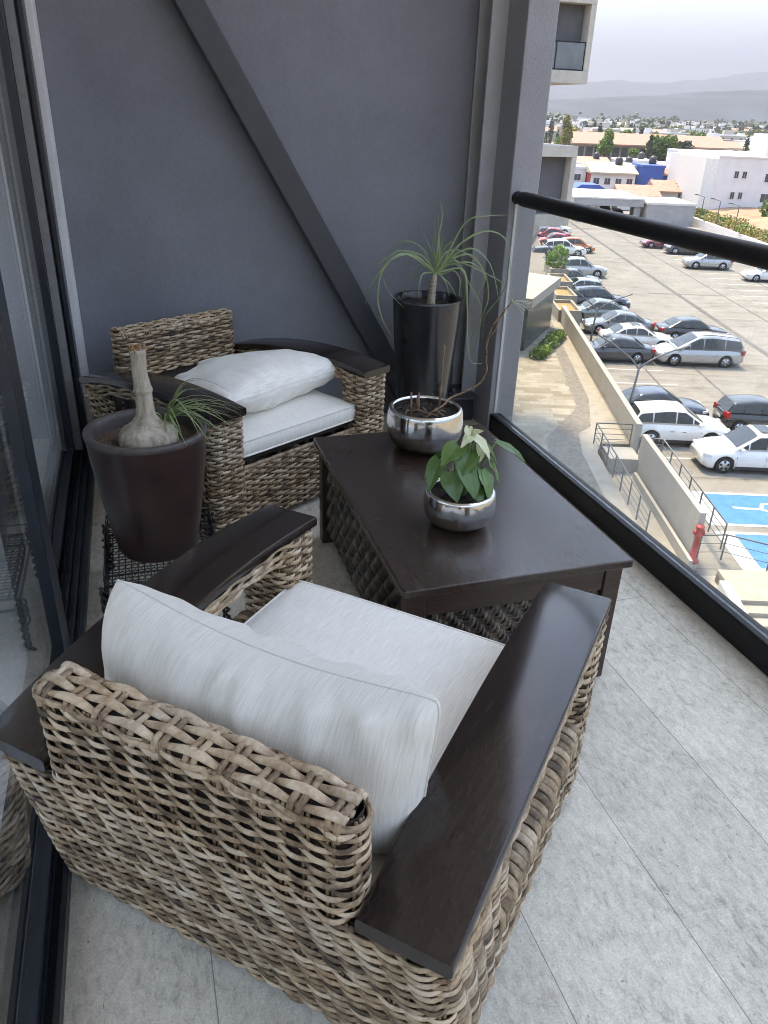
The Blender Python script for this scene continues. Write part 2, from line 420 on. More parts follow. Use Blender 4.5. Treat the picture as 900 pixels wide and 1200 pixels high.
def leaf_panel(x, y0, y1, sw, sw2, bh):
    f = MB()
    f.box(x-.02, x+.02, y0, y0+sw, .052, 2.445); f.box(x-.02, x+.02, y1-sw2, y1, .052, 2.445)
    f.box(x-.019, x+.019, y0+sw, y1-sw2, .052, .052+bh); f.box(x-.019, x+.019, y0+sw, y1-sw2, 2.38, 2.445)
    fo = rel(f.build('sash', M['alu'], bevel=.003), root)
    g = MB(); g.box(x-.004, x+.004, y0+sw, y1-sw2, .052+bh, 2.38)
    p = g.build('pane', M['doorglass']); p.parent = fo
leaf_panel(-.39, 1.98, 3.73, .07, .03, .025)
leaf_panel(-.33, .30, 2.11, .05, .13, .025)
leaf_panel(-.39, -1.6, .38, .05, .05, .025)
# the room behind the glass
mb = MB(); mb.box(-2.4, -.442, -1.8, 4.25, -.28, -.002); tag(mb.build('room_floor', simple('pale_room_tile', (.66,.66,.65), .25, var=.06, scale=2)), kind='structure')
mb = MB(); mb.box(-2.4, -.61, 4.06, 4.25, 0, 2.6); mb.box(-2.4, -.61, -1.8, 4.25, 2.62, 2.9)
tag(mb.build('room_wall', M['ceiling']), 'pale room walls behind the sliding glass door', 'wall')
mb = MB()
mb.grid(lambda a, b: (-.66+.03*sin(a*70)+.012*sin(a*163+1), 2.15+a*1.3, .03+b*2.5), 200, 2)
tag(mb.build('curtain', simple('sheer_curtain', (.62,.64,.65), .9, bmp=.2)), 'pale curtain hanging in the room behind the nearest glass pane', 'curtain')

# ------------------------------------------------------------------ woven armchair
W2, L, AW, BT = .482, .947, .159, .075
ZR, ZF, ZB, BW = .483, .556, .665, .315
def arm_z(u):
    t = u/L
    return ZR+(ZF-ZR)*t+.18*t*(1-t)
def taper(u, z):
    ur = .09*(1-min(z,.48)/.48); uf = .935-.012*(1-min(z,.53)/.53)
    return ur+u/.935*(uf-ur)
class Plan:
    """plan curve (dense polyline) with arc length, position and outward normal"""
    def __init__(self, pts, closed=False):
        P = [Vector((x,y)) for x,y in pts]
        if closed: P.append(P[0])
        self.P = P; self.c = [0]
        for a, b in zip(P, P[1:]): self.c.append(self.c[-1]+(b-a).length)
        self.L = self.c[-1]; self.closed = closed
        self.ca = np.array(self.c); self.xs = np.array([p.x for p in P]); self.ys = np.array([p.y for p in P])
    def at(self, s):
        if self.closed: s %= self.L
        return float(np.interp(s, self.ca, self.xs)), float(np.interp(s, self.ca, self.ys))
    def nrm(self, s):
        e = .006
        a = self.at(s-e if self.closed else max(0, s-e)); b = self.at(s+e if self.closed else min(self.L, s+e))
        d = Vector((b[0]-a[0], b[1]-a[1], 0)); 
        if d.length < 1e-9: return Vector((0,1,0))
        d.normalize(); return Vector((d.y, -d.x, 0))
def arc(cx, cy, r, a0, a1, n=7): return [(cx+r*cos(a0+(a1-a0)*i/n), cy+r*sin(a0+(a1-a0)*i/n)) for i in range(n+1)]
def weave(mb, plan, zs, pos=None, spacing=.05, amp=.006, rw=.0068, rt=.0036, rnd=None, tone0=.5, step=6, stakes=True, dark_fill=None, ztop=None, sr=.0042, phase0=0, drift=0):
    """real over-and-under strands running along a plan curve, one row per z; vertical stake pairs"""
    rnd = rnd or random
    pos = pos or (lambda x, y, z: Vector((x, y, z)))
    n = max(2, round(plan.L/spacing)); 
    if plan.closed and n % 2: n += 1
    sp = plan.L/n; ds = sp/step; cnt = n*step + (0 if plan.closed else 1)
    for k, z in enumerate(zs):
        tk = tone0+rnd.uniform(-.40, .36); seed = rnd.uniform(0, 100)
        path = []; nr = []; tn = []; r_ = []
        for i in range(cnt):
            s = i*ds
            x, y = plan.at(s); nn = plan.nrm(s)
            ph = pi*s/sp+(pi+drift)*k+phase0
            o = amp*cos(ph)+amp*.30
            zz = z+.0032*nz(s*7, seed)+.0016*sin(ph*.5+seed)
            p = pos(x+nn.x*o, y+nn.y*o, zz); path.append(p); nr.append(nn)
            tn.append(tk+.30*nz(s*9, seed+5)+.06*cos(ph)); r_.append(rw*(.92+.22*cos(ph)+.26*nz(s*6, seed+9)))
        mb.tube(path, r_, 6, 0, plan.closed, tn, nrm=nr, r2=rt)
    z0, z1 = zs[0]-.008, zs[-1]+.008
    if stakes:
        for i in range(n+(0 if plan.closed else 1)):
            for dxy in (-.0048, .0048):
                s = i*sp+dxy; path = []
                if not plan.closed: s = min(max(s, 0), plan.L)
                x, y = plan.at(s); nn = plan.nrm(s)
                t = tone0-.30+rnd.uniform(-.15, .15)
                mb.tube([pos(x, y, z0+(z1-z0)*j/5) for j in range(6)], sr, 6, 0, tone=t, nrm=nn, r2=sr*.7)
    if dark_fill is not None:  # dark sheet behind the strands, added so the gaps look shaded
        vs = []; fs = []; m = 60 if plan.L > .8 else 24
        for j, z in enumerate((z0, z1)):
            for i in range(m+1):
                s = plan.L*i/m; x, y = plan.at(s); nn = plan.nrm(s); vs.append(pos(x-nn.x*dark_fill, y-nn.y*dark_fill, z))
        for i in range(m): fs.append((i, i+1, m+2+i, m+1+i))
        mb.add(vs, fs, 1)
def frange(a, b, st):
    n = max(1, round((b-a)/st)); return [a+(b-a)*i/n for i in range(n+1)]
def make_chair():
    rnd = random.Random(11)
    root = empty('wicker_armchair')
    tp = lambda x, y, z: Vector((taper(x, z), y, z))
    mats = [M['cane'], M['dark_fill']]
    # lower body: sides and back, one continuous weave (runs right side -> back -> left side, normals outward)
    def upath(u1, v=.474, r=.055):
        a = [(u1-(u1-r)*i/12, v) for i in range(13)]
        p = a+arc(r, v-r, r, pi/2, pi)[1:]+[(0, v-r-(2*v-2*r)*i/24) for i in range(1, 25)]+arc(r, -v+r, r, pi, 1.5*pi)[1:]+[(r+(u1-r)*i/12, -v) for i in range(1, 13)]
        return Plan([(x, y) for x, y in p][::1])
    body = MB()
    up = upath(.80)
    weave(body, up, frange(.035, .262, .0122), tp, .044, .0052, .0057, .0027, rnd, .5, dark_fill=.0055, drift=.16, sr=.0034)
    up2 = upath(.26)
    weave(body, up2, frange(.274, .445, .0122), tp, .044, .0052, .0057, .0027, rnd, .52, dark_fill=.0055, drift=.16, sr=.0034, phase0=2.7)
    # front panel between the posts
    fp = Plan([(.895, -.335+.67*i/20) for i in range(21)])
    weave(body, fp, frange(.035, .272, .0128), tp, .040, .0050, .0062, .0028, rnd, .5, dark_fill=.006)
    top_edge = [tp(.895, -.335+.67*i/24, .285+.001*sin(i*2.)) for i in range(25)]
    body.tube(top_edge, .009, 8, 0, tone=.5)
    # rolled ledge along both sides: wraps laid over the rail
    for s in (-1, 1):
        n = 23
        for i in range(n):
            u = .235+(.795-.235)*i/(n-1)+rnd.uniform(-.002, .002); t = .46+rnd.uniform(-.3, .22)
            pts = []
            for j in range(9):
                a = pi*j/8
                pts.append(tp(u+.010*(j/8-.5), s*(.452+.036*cos(a)), .262+.024*sin(a) if 0 < j < 8 else .235))
            body.tube(pts, .0116, 8, 0, tone=[t+.15*nz(i*.7, j*.6) for j in range(9)], nrm=[Vector((0, s*cos(pi*j/8), sin(pi*j/8)+.01)) for j in range(9)], r2=.0052)
        vs = [tp(.10+.75*i/20, s*v, z) for i in range(21) for v, z in ((.474, .25), (.449, .276), (.420, .25), (.420, .05))]
        body.add(vs, [(i*4+k, i*4+k+1, i*4+k+5, i*4+k+4) for i in range(20) for k in range(3)], 1)  # dark strip under the wraps, painted shade between them
    body.build('wicker_base', mats, root, fix=False)
    # front posts
    for s in (-1, 1):
        pm = MB(); r = .03
        u0, u1, v0, v1 = .800, .936, .327, .479
        loop = arc(u1-r, v1-r, r, 0, pi/2)+arc(u0+r, v1-r, r, pi/2, pi)+arc(u0+r, v0+r, r, pi, 1.5*pi)+arc(u1-r, v0+r, r, 1.5*pi, 2*pi)
        loop = [(x, s*y) for x, y in loop]
        if s < 0: loop = loop[::-1]
        zt = arm_z(.87)-.042
        weave(pm, Plan(loop, True), frange(.03, zt, .0130), tp, .034, .0047, .0062, .0028, rnd, .55, dark_fill=.0055, sr=.0036)
        pm.build('arm_post', mats, root, fix=False)
    # arms: arched stained boards, with a woven band following the underside
    for s in (-1, 1):
        am = MB(); nu = 40; prof = []
        va, vb, th, rd = .323, .482, .030, .006
        sec = [(va, -th+rd), (va, -rd), (va+rd*.3, -rd*.3), (va+rd, 0), (vb-rd, 0), (vb-rd*.3, -rd*.3), (vb, -rd), (vb, -th+rd), (vb-rd, -th), (va+rd, -th)]
        vs = []
        for i in range(nu+1):
            u = L*i/nu
            for v, z in sec: 
                bow = .010*sin(pi*u/L)
                vs.append((u, s*(v+(bow if v > .4 else bow*.3)), arm_z(u)+z))
        k = len(sec); fs = [(i*k+j, i*k+(j+1) % k, (i+1)*k+(j+1) % k, (i+1)*k+j) for i in range(nu) for j in range(k)]
        fs += [tuple(range(k)), tuple(nu*k+j for j in range(k))[::-1]]
        am.add(vs, fs, 0, smooth=True)
        ao = am.build('armrest', M['armwood'], root)
        ao.data.set_sharp_from_angle(angle=.7) if hasattr(ao.data, 'set_sharp_from_angle') else None
        bm_ = MB()
        for vv, sg in ((.474, 1), (.333, -1)):
            for j in range(4):
                path = []; nr = []; tn = []; tk = .62+rnd.uniform(-.2, .25); sd = rnd.uniform(0, 50)
                for i in range(85):
                    u = .02+.90*i/84
                    ph = pi*u/.045+pi*j
                    dip = .010*j*(1+.55*sm(.30, .05, u)+.5*sm(.7, .9, u))
                    z = arm_z(u)-.037-dip+.004*sin(ph*.5+j*2)+.002*nz(u*9, sd)
                    path.append((u, s*(vv+sg*(.004*cos(ph)+.010*sin(pi*u/L)*(1 if sg > 0 else .3))), z)); nr.append(Vector((0, s*sg, 0))); tn.append(tk+.25*nz(u*8, sd))
                bm_.tube(path, .0066, 6, 0, tone=tn, nrm=nr, r2=.0042)
        cv = []
        for i in range(31):
            u = .02+.9*i/30; z = arm_z(u)-.034
            cv += [(u, s*.466, z), (u, s*.342, z), (u, s*.342, z-.035), (u, s*.466, z-.035)]
        bm_.add(cv, [(i*4+k, i*4+(k+1) % 4, (i+1)*4+(k+1) % 4, (i+1)*4+k) for i in range(30) for k in range(4)], 1)  # dark box inside the band, shade for its gaps
        bm_.build('arm_band', mats, root, fix=False)
    # backrest slab above the arms: closed loop + woven top
    bk = MB(); r = .034
    loop = arc(BT-r, BW-r, r, 0, pi/2)+arc(r, BW-r, r, pi/2, pi)+[(0, BW-r-(2*BW-2*r)*i/16) for i in range(1, 16)]+arc(r, -BW+r, r, pi, 1.5*pi)+arc(BT-r, -BW+r, r, 1.5*pi, 2*pi)+[(BT, -BW+r+(2*BW-2*r)*i/16) for i in range(1, 16)]
    pl = Plan(loop, True)
    tb = lambda x, y, z: Vector((x+.0*z, y, z))
    weave(bk, pl, frange(.456, ZB-.014, .0124), tb, .043, .0048, .0061, .0027, rnd, .49, dark_fill=.0055, drift=.16, sr=.0034)
    # the top: stake pairs folded across, five thick strands laced lengthwise
    nst = 9
    for i in range(nst+1):
        v = -BW+.03+(2*BW-.06)*i/nst
        for d in (-.0075, .0075):
            t = .50+rnd.uniform(-.25, .2)
            pts = []
            for j in range(11):
                a = pi*j/10
                pts.append((BT/2-(BT/2+.003)*cos(a), v+d+.0015*sin(j), ZB-.020+.022*min(1, 1.35*sin(a)) if 0 < j < 10 else ZB-.035))
            bk.tube(pts, .0066, 6, 0, tone=[t+.2*nz(i*1.3+d*90, j*.5) for j in range(11)], r2=.0045, nrm=[Vector((-cos(pi*j/10), 0, sin(pi*j/10)+.02)) for j in range(11)])
    for k, u in enumerate((.008, .0275, .047, .0665)):
        path = []; tn = []; rr_ = []; tk = .68+rnd.uniform(-.15, .15); sd = rnd.uniform(0, 60); sp = (2*BW-.06)/nst
        for i in range(nst*8+1):
            v = -BW+.012+(2*BW-.024)*i/(nst*8)
            ph = pi*(v+BW-.03)/sp/1+pi*k
            path.append((u+.002*nz(v*10, sd), v, ZB+.0012+.0052*cos(ph)-.004*(abs(u-.0375)/.03)**2)); tn.append(tk+.28*nz(v*7, sd)+.05*cos(ph)); rr_.append(.0090*(.90+.22*cos(ph)+.15*nz(v*8, sd+3)))
        bk.tube(path, rr_, 8, 0, tone=tn, nrm=Vector((0,0,1)), r2=.0046)
    # rim loops round the top edge
    for dz, rr2, am2 in ((.0, .0062, .0042),):
        path = [];nr = []; tn = []
        for i in range(150):
            s_ = pl.L*i/150; x, y = pl.at(s_); nn = pl.nrm(s_); o = .004+am2*cos(pi*s_/.052)
            path.append((x+nn.x*o, y+nn.y*o, ZB-.014+dz+.002*sin(s_*30))); nr.append(nn); tn.append(.55+.25*nz(s_*7, dz*900))
        bk.tube(path, rr2, 6, 0, True, tn, nrm=nr, r2=.0045)
    bk.box(.012, BT-.012, -BW+.02, BW-.02, .40, ZB-.012, 1)  # dark box inside the slab stands in for shade behind its weave
    bk.build('backrest', mats, root, fix=False)
    dk = MB(); dk.box(.10, .85, -.325, .325, .288, .316); 
    for i in range(6): dk.box(.12, .84, -.41+.16*i, -.39+.16*i, .25, .287)
    dk.build('seat_deck', M['dark_fill'], root)
    for u in (.13, .84):
        for v in (-.43, .43): lg = MB(); lg.box(u-.02, u+.02, v-.02, v+.02, .0, .06); lg.build('foot', M['dark_fill'], root)
    return root
CH1 = Vector((-.0223, .9458, 0)); A1 = .8018
CH2 = Vector((.1274, 3.7476, 0)); A2 = -1.0281
chair = make_chair(); chair.location = CH1; chair.rotation_euler.z = A1
tag(chair, 'nearest wicker armchair seen from behind, with an upright white pillow leaning on its back', 'armchair', 'wicker armchairs on the balcony')
chair2 = copy_tree(chair); chair2.location = CH2; chair2.rotation_euler.z = A2
tag(chair2, 'wicker armchair against the charcoal wall, facing the coffee table', 'armchair')
def in_chair(c, a, u, v, z): return Vector((c.x+u*cos(a)-v*sin(a), c.y+u*sin(a)+v*cos(a), z))

# ------------------------------------------------------------------ cushions
def superell(t, e): return math.copysign(abs(t)**e, t)
def seat_cushion(name, w, d, h, c, a, mat, label, seed, tip=0):
    """boxy seat pad, softly crowned, with piping on the upper and lower seams"""
    rnd = random.Random(seed); nu, nv = 48, 30
    def body(x, y): # crown height
        ex = max(0, 1-abs(x)**6); ey = max(0, 1-abs(y)**6)
        return (ex*ey)**.55
    mb = MB(); 
    for sgn in (1, -1):
        def fn(i, j, sgn=sgn):
            x = 2*i-1; y = 2*j-1
            cr = body(x, y)
            px = x*d/2; py = y*w/2
            rc = .035   # rounded plan corners
            k = 1-.012*(abs(x*y))**8
            wr = .0022*nz(px*9+seed, py*9)+.0012*nz(px*28, py*22+seed)
            return (px*k, py*k, sgn*(h*.30+h*.20*cr)+(wr*cr if sgn > 0 else 0)+(.012*cr*(1-x*x)*(1-y*y) if sgn > 0 else 0))
        mb.grid(fn, nu, nv)
    # side wall
    per = [(x, -1) for x in np.linspace(-1, 1, nu)]+[(1, y) for y in np.linspace(-1, 1, nv)][1:]+[(x, 1) for x in np.linspace(1, -1, nu)][1:]+[(-1, y) for y in np.linspace(1, -1, nv)][1:-1]
    def side(a_, b_):
        x, y = per[int(round(a_*len(per))) % len(per)]; k = 1-.012*(abs(x*y))**8
        bul = 1+.018*sin(pi*b_)+.003*nz(x*5, y*5, b_*3)
        return (x*d/2*k*bul, y*w/2*k*bul, (-1+2*b_)*h*.30)
    mb.grid(side, len(per), 7, closed_u=True)
    root = mb.build(name, mat, weld=True); root.location = in_chair(c, a, *tip) if tip else c; root.rotation_euler.z = a
    pp_ = MB()
    for sgn in (1, -1):
        pp_.tube([(x*d/2*(1-.012*abs(x*y)**8)*1.004, y*w/2*(1-.012*abs(x*y)**8)*1.004, sgn*h*.30) for x, y in per], .0038, 6, closed=True)
    pp_.build('piping', mat, root)
    tag(root, label, 'cushion', 'seat cushions of the armchairs')
    return root
seat_cushion('seat_cushion', .655, .78, .105, CH1, A1, M['fabric2'], 'flat off-white seat cushion of the nearest armchair, under the upright pillow', 3, (.475, .01, .362))
seat_cushion('seat_cushion', .655, .78, .105, CH2, A2, M['fabric2'], 'off-white seat cushion of the far armchair, under the lying pillow', 8, (.50, 0, .362))
def pillow(name, w, h, t, mat, label, seed, mat4, wr=1.0, sag=0.0, fold=0.0, soft=.52):
    """stuffed pillow: two faces meeting at a seam, pinched ears, wrinkles running in from the seams"""
    rnd = random.Random(seed); nu, nv = 96, 60
    ridges = [(rnd.uniform(-1, 1), rnd.choice((-1, 1)), rnd.uniform(.03, .09), rnd.uniform(.3, .75), rnd.uniform(-.5, .5), rnd.uniform(.5, 1)) for _ in range(26)]
    mb = MB()
    def outline(x, y):
        # edges pull in between the four ears
        q_ = (x*y)**6; kx = 1-.03*(1-y*y)*abs(x)**3-.05*q_; ky = 1-.05*(1-x*x)*abs(y)**3-.08*q_
        return x*w/2*kx, y*h/2*ky
    for sgn in (1, -1):
        def fn(i, j, sgn=sgn):
            x = -cos(pi*i)*.55+(2*i-1)*.45; y = -cos(pi*j)*.55+(2*j-1)*.45
            px, py = outline(x, y)
            th = (max(0, 1-abs(x)**(3.2 if soft < .6 else 2.2))**soft)*(max(0, 1-abs(y)**2.2)**.50)
            z = t/2*th*sgn
            e = 0
            for rx, side, wd, ln, sl, am in ridges:
                dy = (1-side*y)          # distance from that seam, 0..2
                xx = x-rx-sl*dy*.35
                fall = math.exp(-(dy/ln)**2)*min(1, dy*7)
                e += am*fall*math.exp(-(xx/wd)**2)
            z += sgn*wr*(.010*e+.006*nz(px*7+seed, py*7, sgn)+.0035*nz(px*19, py*15, seed))*min(1, th*2.2)
            py2 = py-sag*(1-x*x)*sm(-.2, 1, y)
            return (px+.006*nz(py*6, seed)*(1-abs(x)), py2, z+fold*x*abs(x))
        mb.grid(fn, nu, nv)
    root = mb.build(name, mat, weld=True); root.matrix_world = mat4
    sp = MB(); pth = []
    for k in range(240):
        a_ = k/240*4; q = int(a_); f_ = a_-q
        x, y = [(-1+2*f_, -1), (1, -1+2*f_), (1-2*f_, 1), (-1, 1-2*f_)][q]
        px, py = outline(x, y); pth.append((px*1.002+.006*nz(py*6, seed)*(1-abs(x)), py*1.002-sag*(1-x*x)*sm(-.2, 1, y), fold*x*abs(x)))
    sp.tube(pth, .0020, 6, closed=True); sp.build('seam', mat, root)
    tag(root, label, 'pillow', 'loose white pillows')
    return root
def pose(c, a, u, v, z, tilt, roll_, yaw_=0):
    """x axis across the chair (towards +v), y axis up along the pillow, z = its face towards the front"""
    base = Matrix.Translation(in_chair(c, a, u, v, z)) @ Matrix.Rotation(a, 4, 'Z') @ Matrix.Rotation(yaw_, 4, 'Z')
    fr = Matrix(((0,0,1,0),(1,0,0,0),(0,1,0,0),(0,0,0,1)))   # pillow x->v, y->up, z->u
    return base @ Matrix.Rotation(tilt, 4, 'Y') @ fr @ Matrix.Rotation(roll_, 4, 'Z')
pillow('pillow', .705, .34, .25, M['fabric'], 'white striped-linen pillow standing upright in the nearest armchair', 5, pose(CH1, A1, .225, .008, .568, .14, .02), 1.8, .035)
pillow('pillow', .78, .50, .23, M['fabric2'], 'crumpled white pillow lying flat on the far armchair seat', 9, pose(CH2, A2, .55, .03, .488, 1.40, -.10), 1.5, 0, 0, .72)

# ------------------------------------------------------------------ coffee table
TX0, TX1, TY0, TY1, TH = .5841, 1.2796, 1.6166, 2.7301, .431
root = empty('coffee_table', ((TX0+TX1)/2, (TY0+TY1)/2, 0)); tag(root, 'dark stained coffee table with woven panels between its legs', 'table')
hx, hy = (TX1-TX0)/2, (TY1-TY0)/2
mb = MB(); mb.box(-hx, hx, -hy, hy, TH-.026, TH); mb.build('tabletop', M['tabletop'], root, bevel=.005, seg=3)
ix, iy = hx-.018, hy-.018
for sx in (-1, 1):
    for sy in (-1, 1):
        mb = MB()
        a = sx*ix; b_ = sy*iy; w = .055
        mb.box(min(a, a-sx*w), max(a, a-sx*w), min(b_, b_-sy*w), max(b_, b_-sy*w), 0, TH-.027); mb.build('leg', M['apron'], root, bevel=.003)
for sy in (-1, 1):
    mb = MB(); y = sy*(iy-.006); mb.box(-ix+.056, ix-.056, min(y, y-sy*.022), max(y, y-sy*.022), TH-.105, TH-.027); mb.build('apron', M['apron'], root, bevel=.003)
for sx in (-1, 1):
    mb = MB(); x = sx*(ix-.006); mb.box(min(x, x-sx*.022), max(x, x-sx*.022), -iy+.056, iy-.056, TH-.075, TH-.027); mb.build('apron', M['apron'], root, bevel=.003)
rnd = random.Random(21)
def panel(mb, A, B, nrm_, z0, z1, sp, amp, rw, rt, lean=.0):
    """woven panel with chunky upright strands crossing horizontal canes"""
    A, B = Vector(A), Vector(B); d = B-A; Ln = d.length; d.normalize(); nn = Vector(nrm_)
    n = round(Ln/(rw*1.8))
    for i in range(n+1):
        s = Ln*i/n; t = .5+rnd.uniform(-.3, .3); sd = rnd.uniform(0, 99); path = []; tn = []
        cnt = round((z1-z0)/sp)*6
        for j in range(cnt+1):
            z = z0+(z1-z0)*j/cnt; ph = pi*(z-z0)/sp+pi*.5*i*1.0
            ls = lean*sin(ph+pi*.25)
            path.append(A+d*(s+ls+.002*nz(z*9, sd))+nn*(amp*cos(ph))+Vector((0,0,z))); tn.append(t+.2*nz(z*9, sd)+.1*cos(ph))
        mb.tube(path, rw, 6, 0, tone=tn, nrm=nn, r2=rt)
    for z in frange(z0, z1, sp):
        for dz in (-.005, .005): mb.tube([A+Vector((0,0,z+dz)), B+Vector((0,0,z+dz))], .005, 6, 0, tone=.35)
    q = nn*-.012
    mb.add([A+q+Vector((0,0,z0)), B+q+Vector((0,0,z0)), B+q+Vector((0,0,z1)), A+q+Vector((0,0,z1))], [(0,1,2,3)], 1)  # dark sheet behind the panel gives its gaps painted shade
for sy in (-1, 1):
    mb = MB(); panel(mb, (-ix+.06, sy*(iy-.028), 0), (ix-.06, sy*(iy-.028), 0), (0, sy, 0), .06, TH-.108, .028, .0055, .0064, .0044, .002); mb.build('woven_panel', [M['cane_dark'], M['dark_fill']], root, fix=False)
for sx in (-1, 1):
    mb = MB(); panel(mb, (sx*(ix-.028), -iy+.06, 0), (sx*(ix-.028), iy-.06, 0), (sx, 0, 0), .06, TH-.078, .036, .0075, .0088, .0055, .003); mb.build('woven_panel', [M['cane_dark'], M['dark_fill']], root, fix=False)
mb = MB(); mb.box(-ix+.03, ix-.03, -iy+.03, iy-.03, .055, .07); mb.build('lower_shelf', M['dark_fill'], root)
# ------------------------------------------------------------------ plants and pots
def ribbon(mb, path, w, tone=.5, up=(0,0,1), fold=.25, tip=.15, mi=0):
    """leaf blade: folded ribbon tapering to a point"""
    P = [Vector(p) for p in path]; n = len(P); vs = []; tn = []
    for i, p in enumerate(P):
        d = (P[min(i+1, n-1)]-P[max(i-1, 0)]).normalized()
        s = d.cross(Vector(up))
        if s.length < .1: s = d.cross(Vector((.8,.6,0)))
        s.normalize(); u = s.cross(d)
        t = i/(n-1); k = w*(.65+.35*min(1, t*6))*(1-t**2.2*(1-tip))
        vs += [p-s*k+u*k*fold, p-u*k*.0, p+s*k+u*k*fold]; tt = tone+.35*(.5-t)
        tn += [tt+.08, tt-.10, tt+.08]
    fs = []
    for i in range(n-1):
        for j in (0, 1): fs.append((i*3+j, i*3+j+1, i*3+j+4, i*3+j+3))
    mb.add(vs, fs, mi, tn, True)
def clods(mb, c, r, n, size, rnd, z=0):
    for _ in range(n):
        a = rnd.uniform(0, 2*pi); q = r*sqrt(rnd.random()); s = size*rnd.uniform(.4, 1.3)
        vs = [(c[0]+q*cos(a)+s*rnd.uniform(-1, 1), c[1]+q*sin(a)+s*rnd.uniform(-1, 1), c[2]+z+s*rnd.uniform(-.2, 1)) for _ in range(5)]
        mb.add(vs, [(0,1,2),(0,2,3),(0,3,4),(1,2,4),(2,3,4),(0,1,4)], 0)

# wire stand
SX0, SX1, SY0, SY1, SZ = -.195, .165, 2.22, 2.64, .2
root = empty('wire_plant_stand', ((SX0+SX1)/2, (SY0+SY1)/2, 0)); tag(root, 'black wire mesh stand with twisted legs under the brown pot', 'plant stand')
hx_, hy_ = (SX1-SX0)/2, (SY1-SY0)/2
mb = MB(); rnd = random.Random(4)
for i in range(19):
    x = -hx_+2*hx_*i/18
    mb.tube([(x, -hy_+2*hy_*j/44, SZ-.008+.0028*cos(pi*j+pi*i)) for j in range(45)], .0021, 5)
for i in range(22):
    y = -hy_+2*hy_*i/21
    mb.tube([(-hx_+2*hx_*j/36, y, SZ-.008+.0028*cos(pi*j+pi*i+pi)) for j in range(37)], .0021, 5)
mb.build('wire_mesh', M['wire'], root, fix=False)
mb = MB()
for z in (SZ-.008, SZ-.05, SZ+.03):
    q = [(-hx_, -hy_, z), (hx_, -hy_, z), (hx_, hy_, z), (-hx_, hy_, z)]
    mb.tube(q+q[:1], .0055 if z < SZ+.02 else .003, 8)
for i in range(22):
    for sx in (-1, 1):
        y = -hy_+2*hy_*i/21; mb.tube([(sx*hx_, y, SZ-.008), (sx*(hx_+.004*(-1)**i), y+.008, SZ+.012), (sx*hx_, y, SZ+.03)], .002, 5)
mb.build('rim', M['wire'], root, fix=False)
for sx in (-1, 1):
    for sy in (-1, 1):
        mb = MB()
        for ph in (0, pi):
            mb.tube([(sx*(hx_+.006)+.009*cos(ph+j*.5), sy*(hy_+.004)+.009*sin(ph+j*.5), SZ-.005-(SZ-.012)*j/40) for j in range(41)], .0055, 6)
        mb.tube([(sx*(hx_+.006), sy*hy_, .012), (sx*(hx_+.02), sy*(hy_+.012), .008), (sx*(hx_+.03), sy*(hy_+.02), .006)], .006, 6)
        for q in (-.6, 0, .6):   # wrought leaf scrolls down the side
            mb.tube(catmull([(sx*(hx_+.006), sy*(hy_-.005), .05+.05*(q+1)), (sx*(hx_+.022), sy*(hy_-.03), .07+.05*(q+1)), (sx*(hx_+.01), sy*(hy_-.05), .10+.05*(q+1)*.7), (sx*(hx_+.002), sy*(hy_-.03), .085+.04*(q+1))], 5), .004, 6)
        mb.build('leg', M['wire'], root, fix=False)

# brown pot with a ponytail palm caudex
PX, PY, PZ = -.022, 2.425, .2035
root = empty('potted_ponytail_palm', (PX, PY, PZ)); tag(root, 'ponytail palm with a swollen pale trunk in a round brown pot on the wire stand', 'potted plant', 'potted palms')
Hp = .435
mb = MB(); mb.lathe([(0,0),(.108,0),(.122,.004),(.130,.016),(.146,.10),(.165,.22),(.178,.33),(.184,.40),(.187,.415),(.1875,Hp-.006)], 64, caps=False); mb.build('pot', M['pot_brown'], root)
mb = MB(); mb.lathe([(.188,Hp-.020),(.190,Hp-.010),(.188,Hp-.002),(.183,Hp),(.172,Hp-.001),(.166,Hp-.006),(.163,Hp-.02),(.160,Hp-.055)], 64, caps=False); mb.build('pot_rim', M['pot_rim'], root)
mb = MB(); mb.grid(lambda a, b: (.161*b*cos(2*pi*a), .161*b*sin(2*pi*a), Hp-.046+.008*nz(b*7*cos(2*pi*a), b*7*sin(2*pi*a))), 40, 14, closed_u=True)
clods(mb, (0,0,Hp-.046), .155, 420, .0042, random.Random(3)); mb.build('soil', M['soil'], root, fix=False)
mb = MB()
prof = [(.0,-.03),(.080,-.02),(.090,-.004),(.0925,.010),(.090,.026),(.082,.040),(.069,.052),(.055,.061),(.044,.070),(.037,.082),(.033,.097),(.031,.115),(.0305,.145),(.0295,.16),(.033,.172),(.029,.185),(.027,.21),(.0265,.235),(.026,.26),(.0255,.278),(.028,.287),(.026,.296),(.012,.30),(0,.299)]
def cau(a, b):
    k = b*(len(prof)-1); i = min(int(k), len(prof)-2); f = k-i
    r = prof[i][0]*(1-f)+prof[i+1][0]*f; z = prof[i][1]*(1-f)+prof[i+1][1]*f; th = 2*pi*a
    r *= (1-.13*sm(.07, .1, z))*(1+.07*nz(cos(th)*1.6, sin(th)*1.6, z*14)+.05*nz(cos(th)*5, sin(th)*5, z*9))
    lean = -.006*sm(.08, .3, z)
    return (r*cos(th)+lean+.003*nz(z*20), r*sin(th), z+Hp-.044)
mb.grid(cau, 44, 70, closed_u=True); tr = mb.build('trunk', M['bark'], root); tr.location = (.006, -.02, 0)
mb = MB(); rnd = random.Random(8)
for i in range(26):
    a = rnd.uniform(0, 2*pi); r = rnd.uniform(.008, .024); h = rnd.uniform(.004, .02)
    mb.tube([(-.006+r*cos(a), r*sin(a), Hp+.245), (-.006+r*1.1*cos(a)+rnd.uniform(-.003,.003), r*1.1*sin(a), Hp+.253+h)], rnd.uniform(.0015, .004), 5)
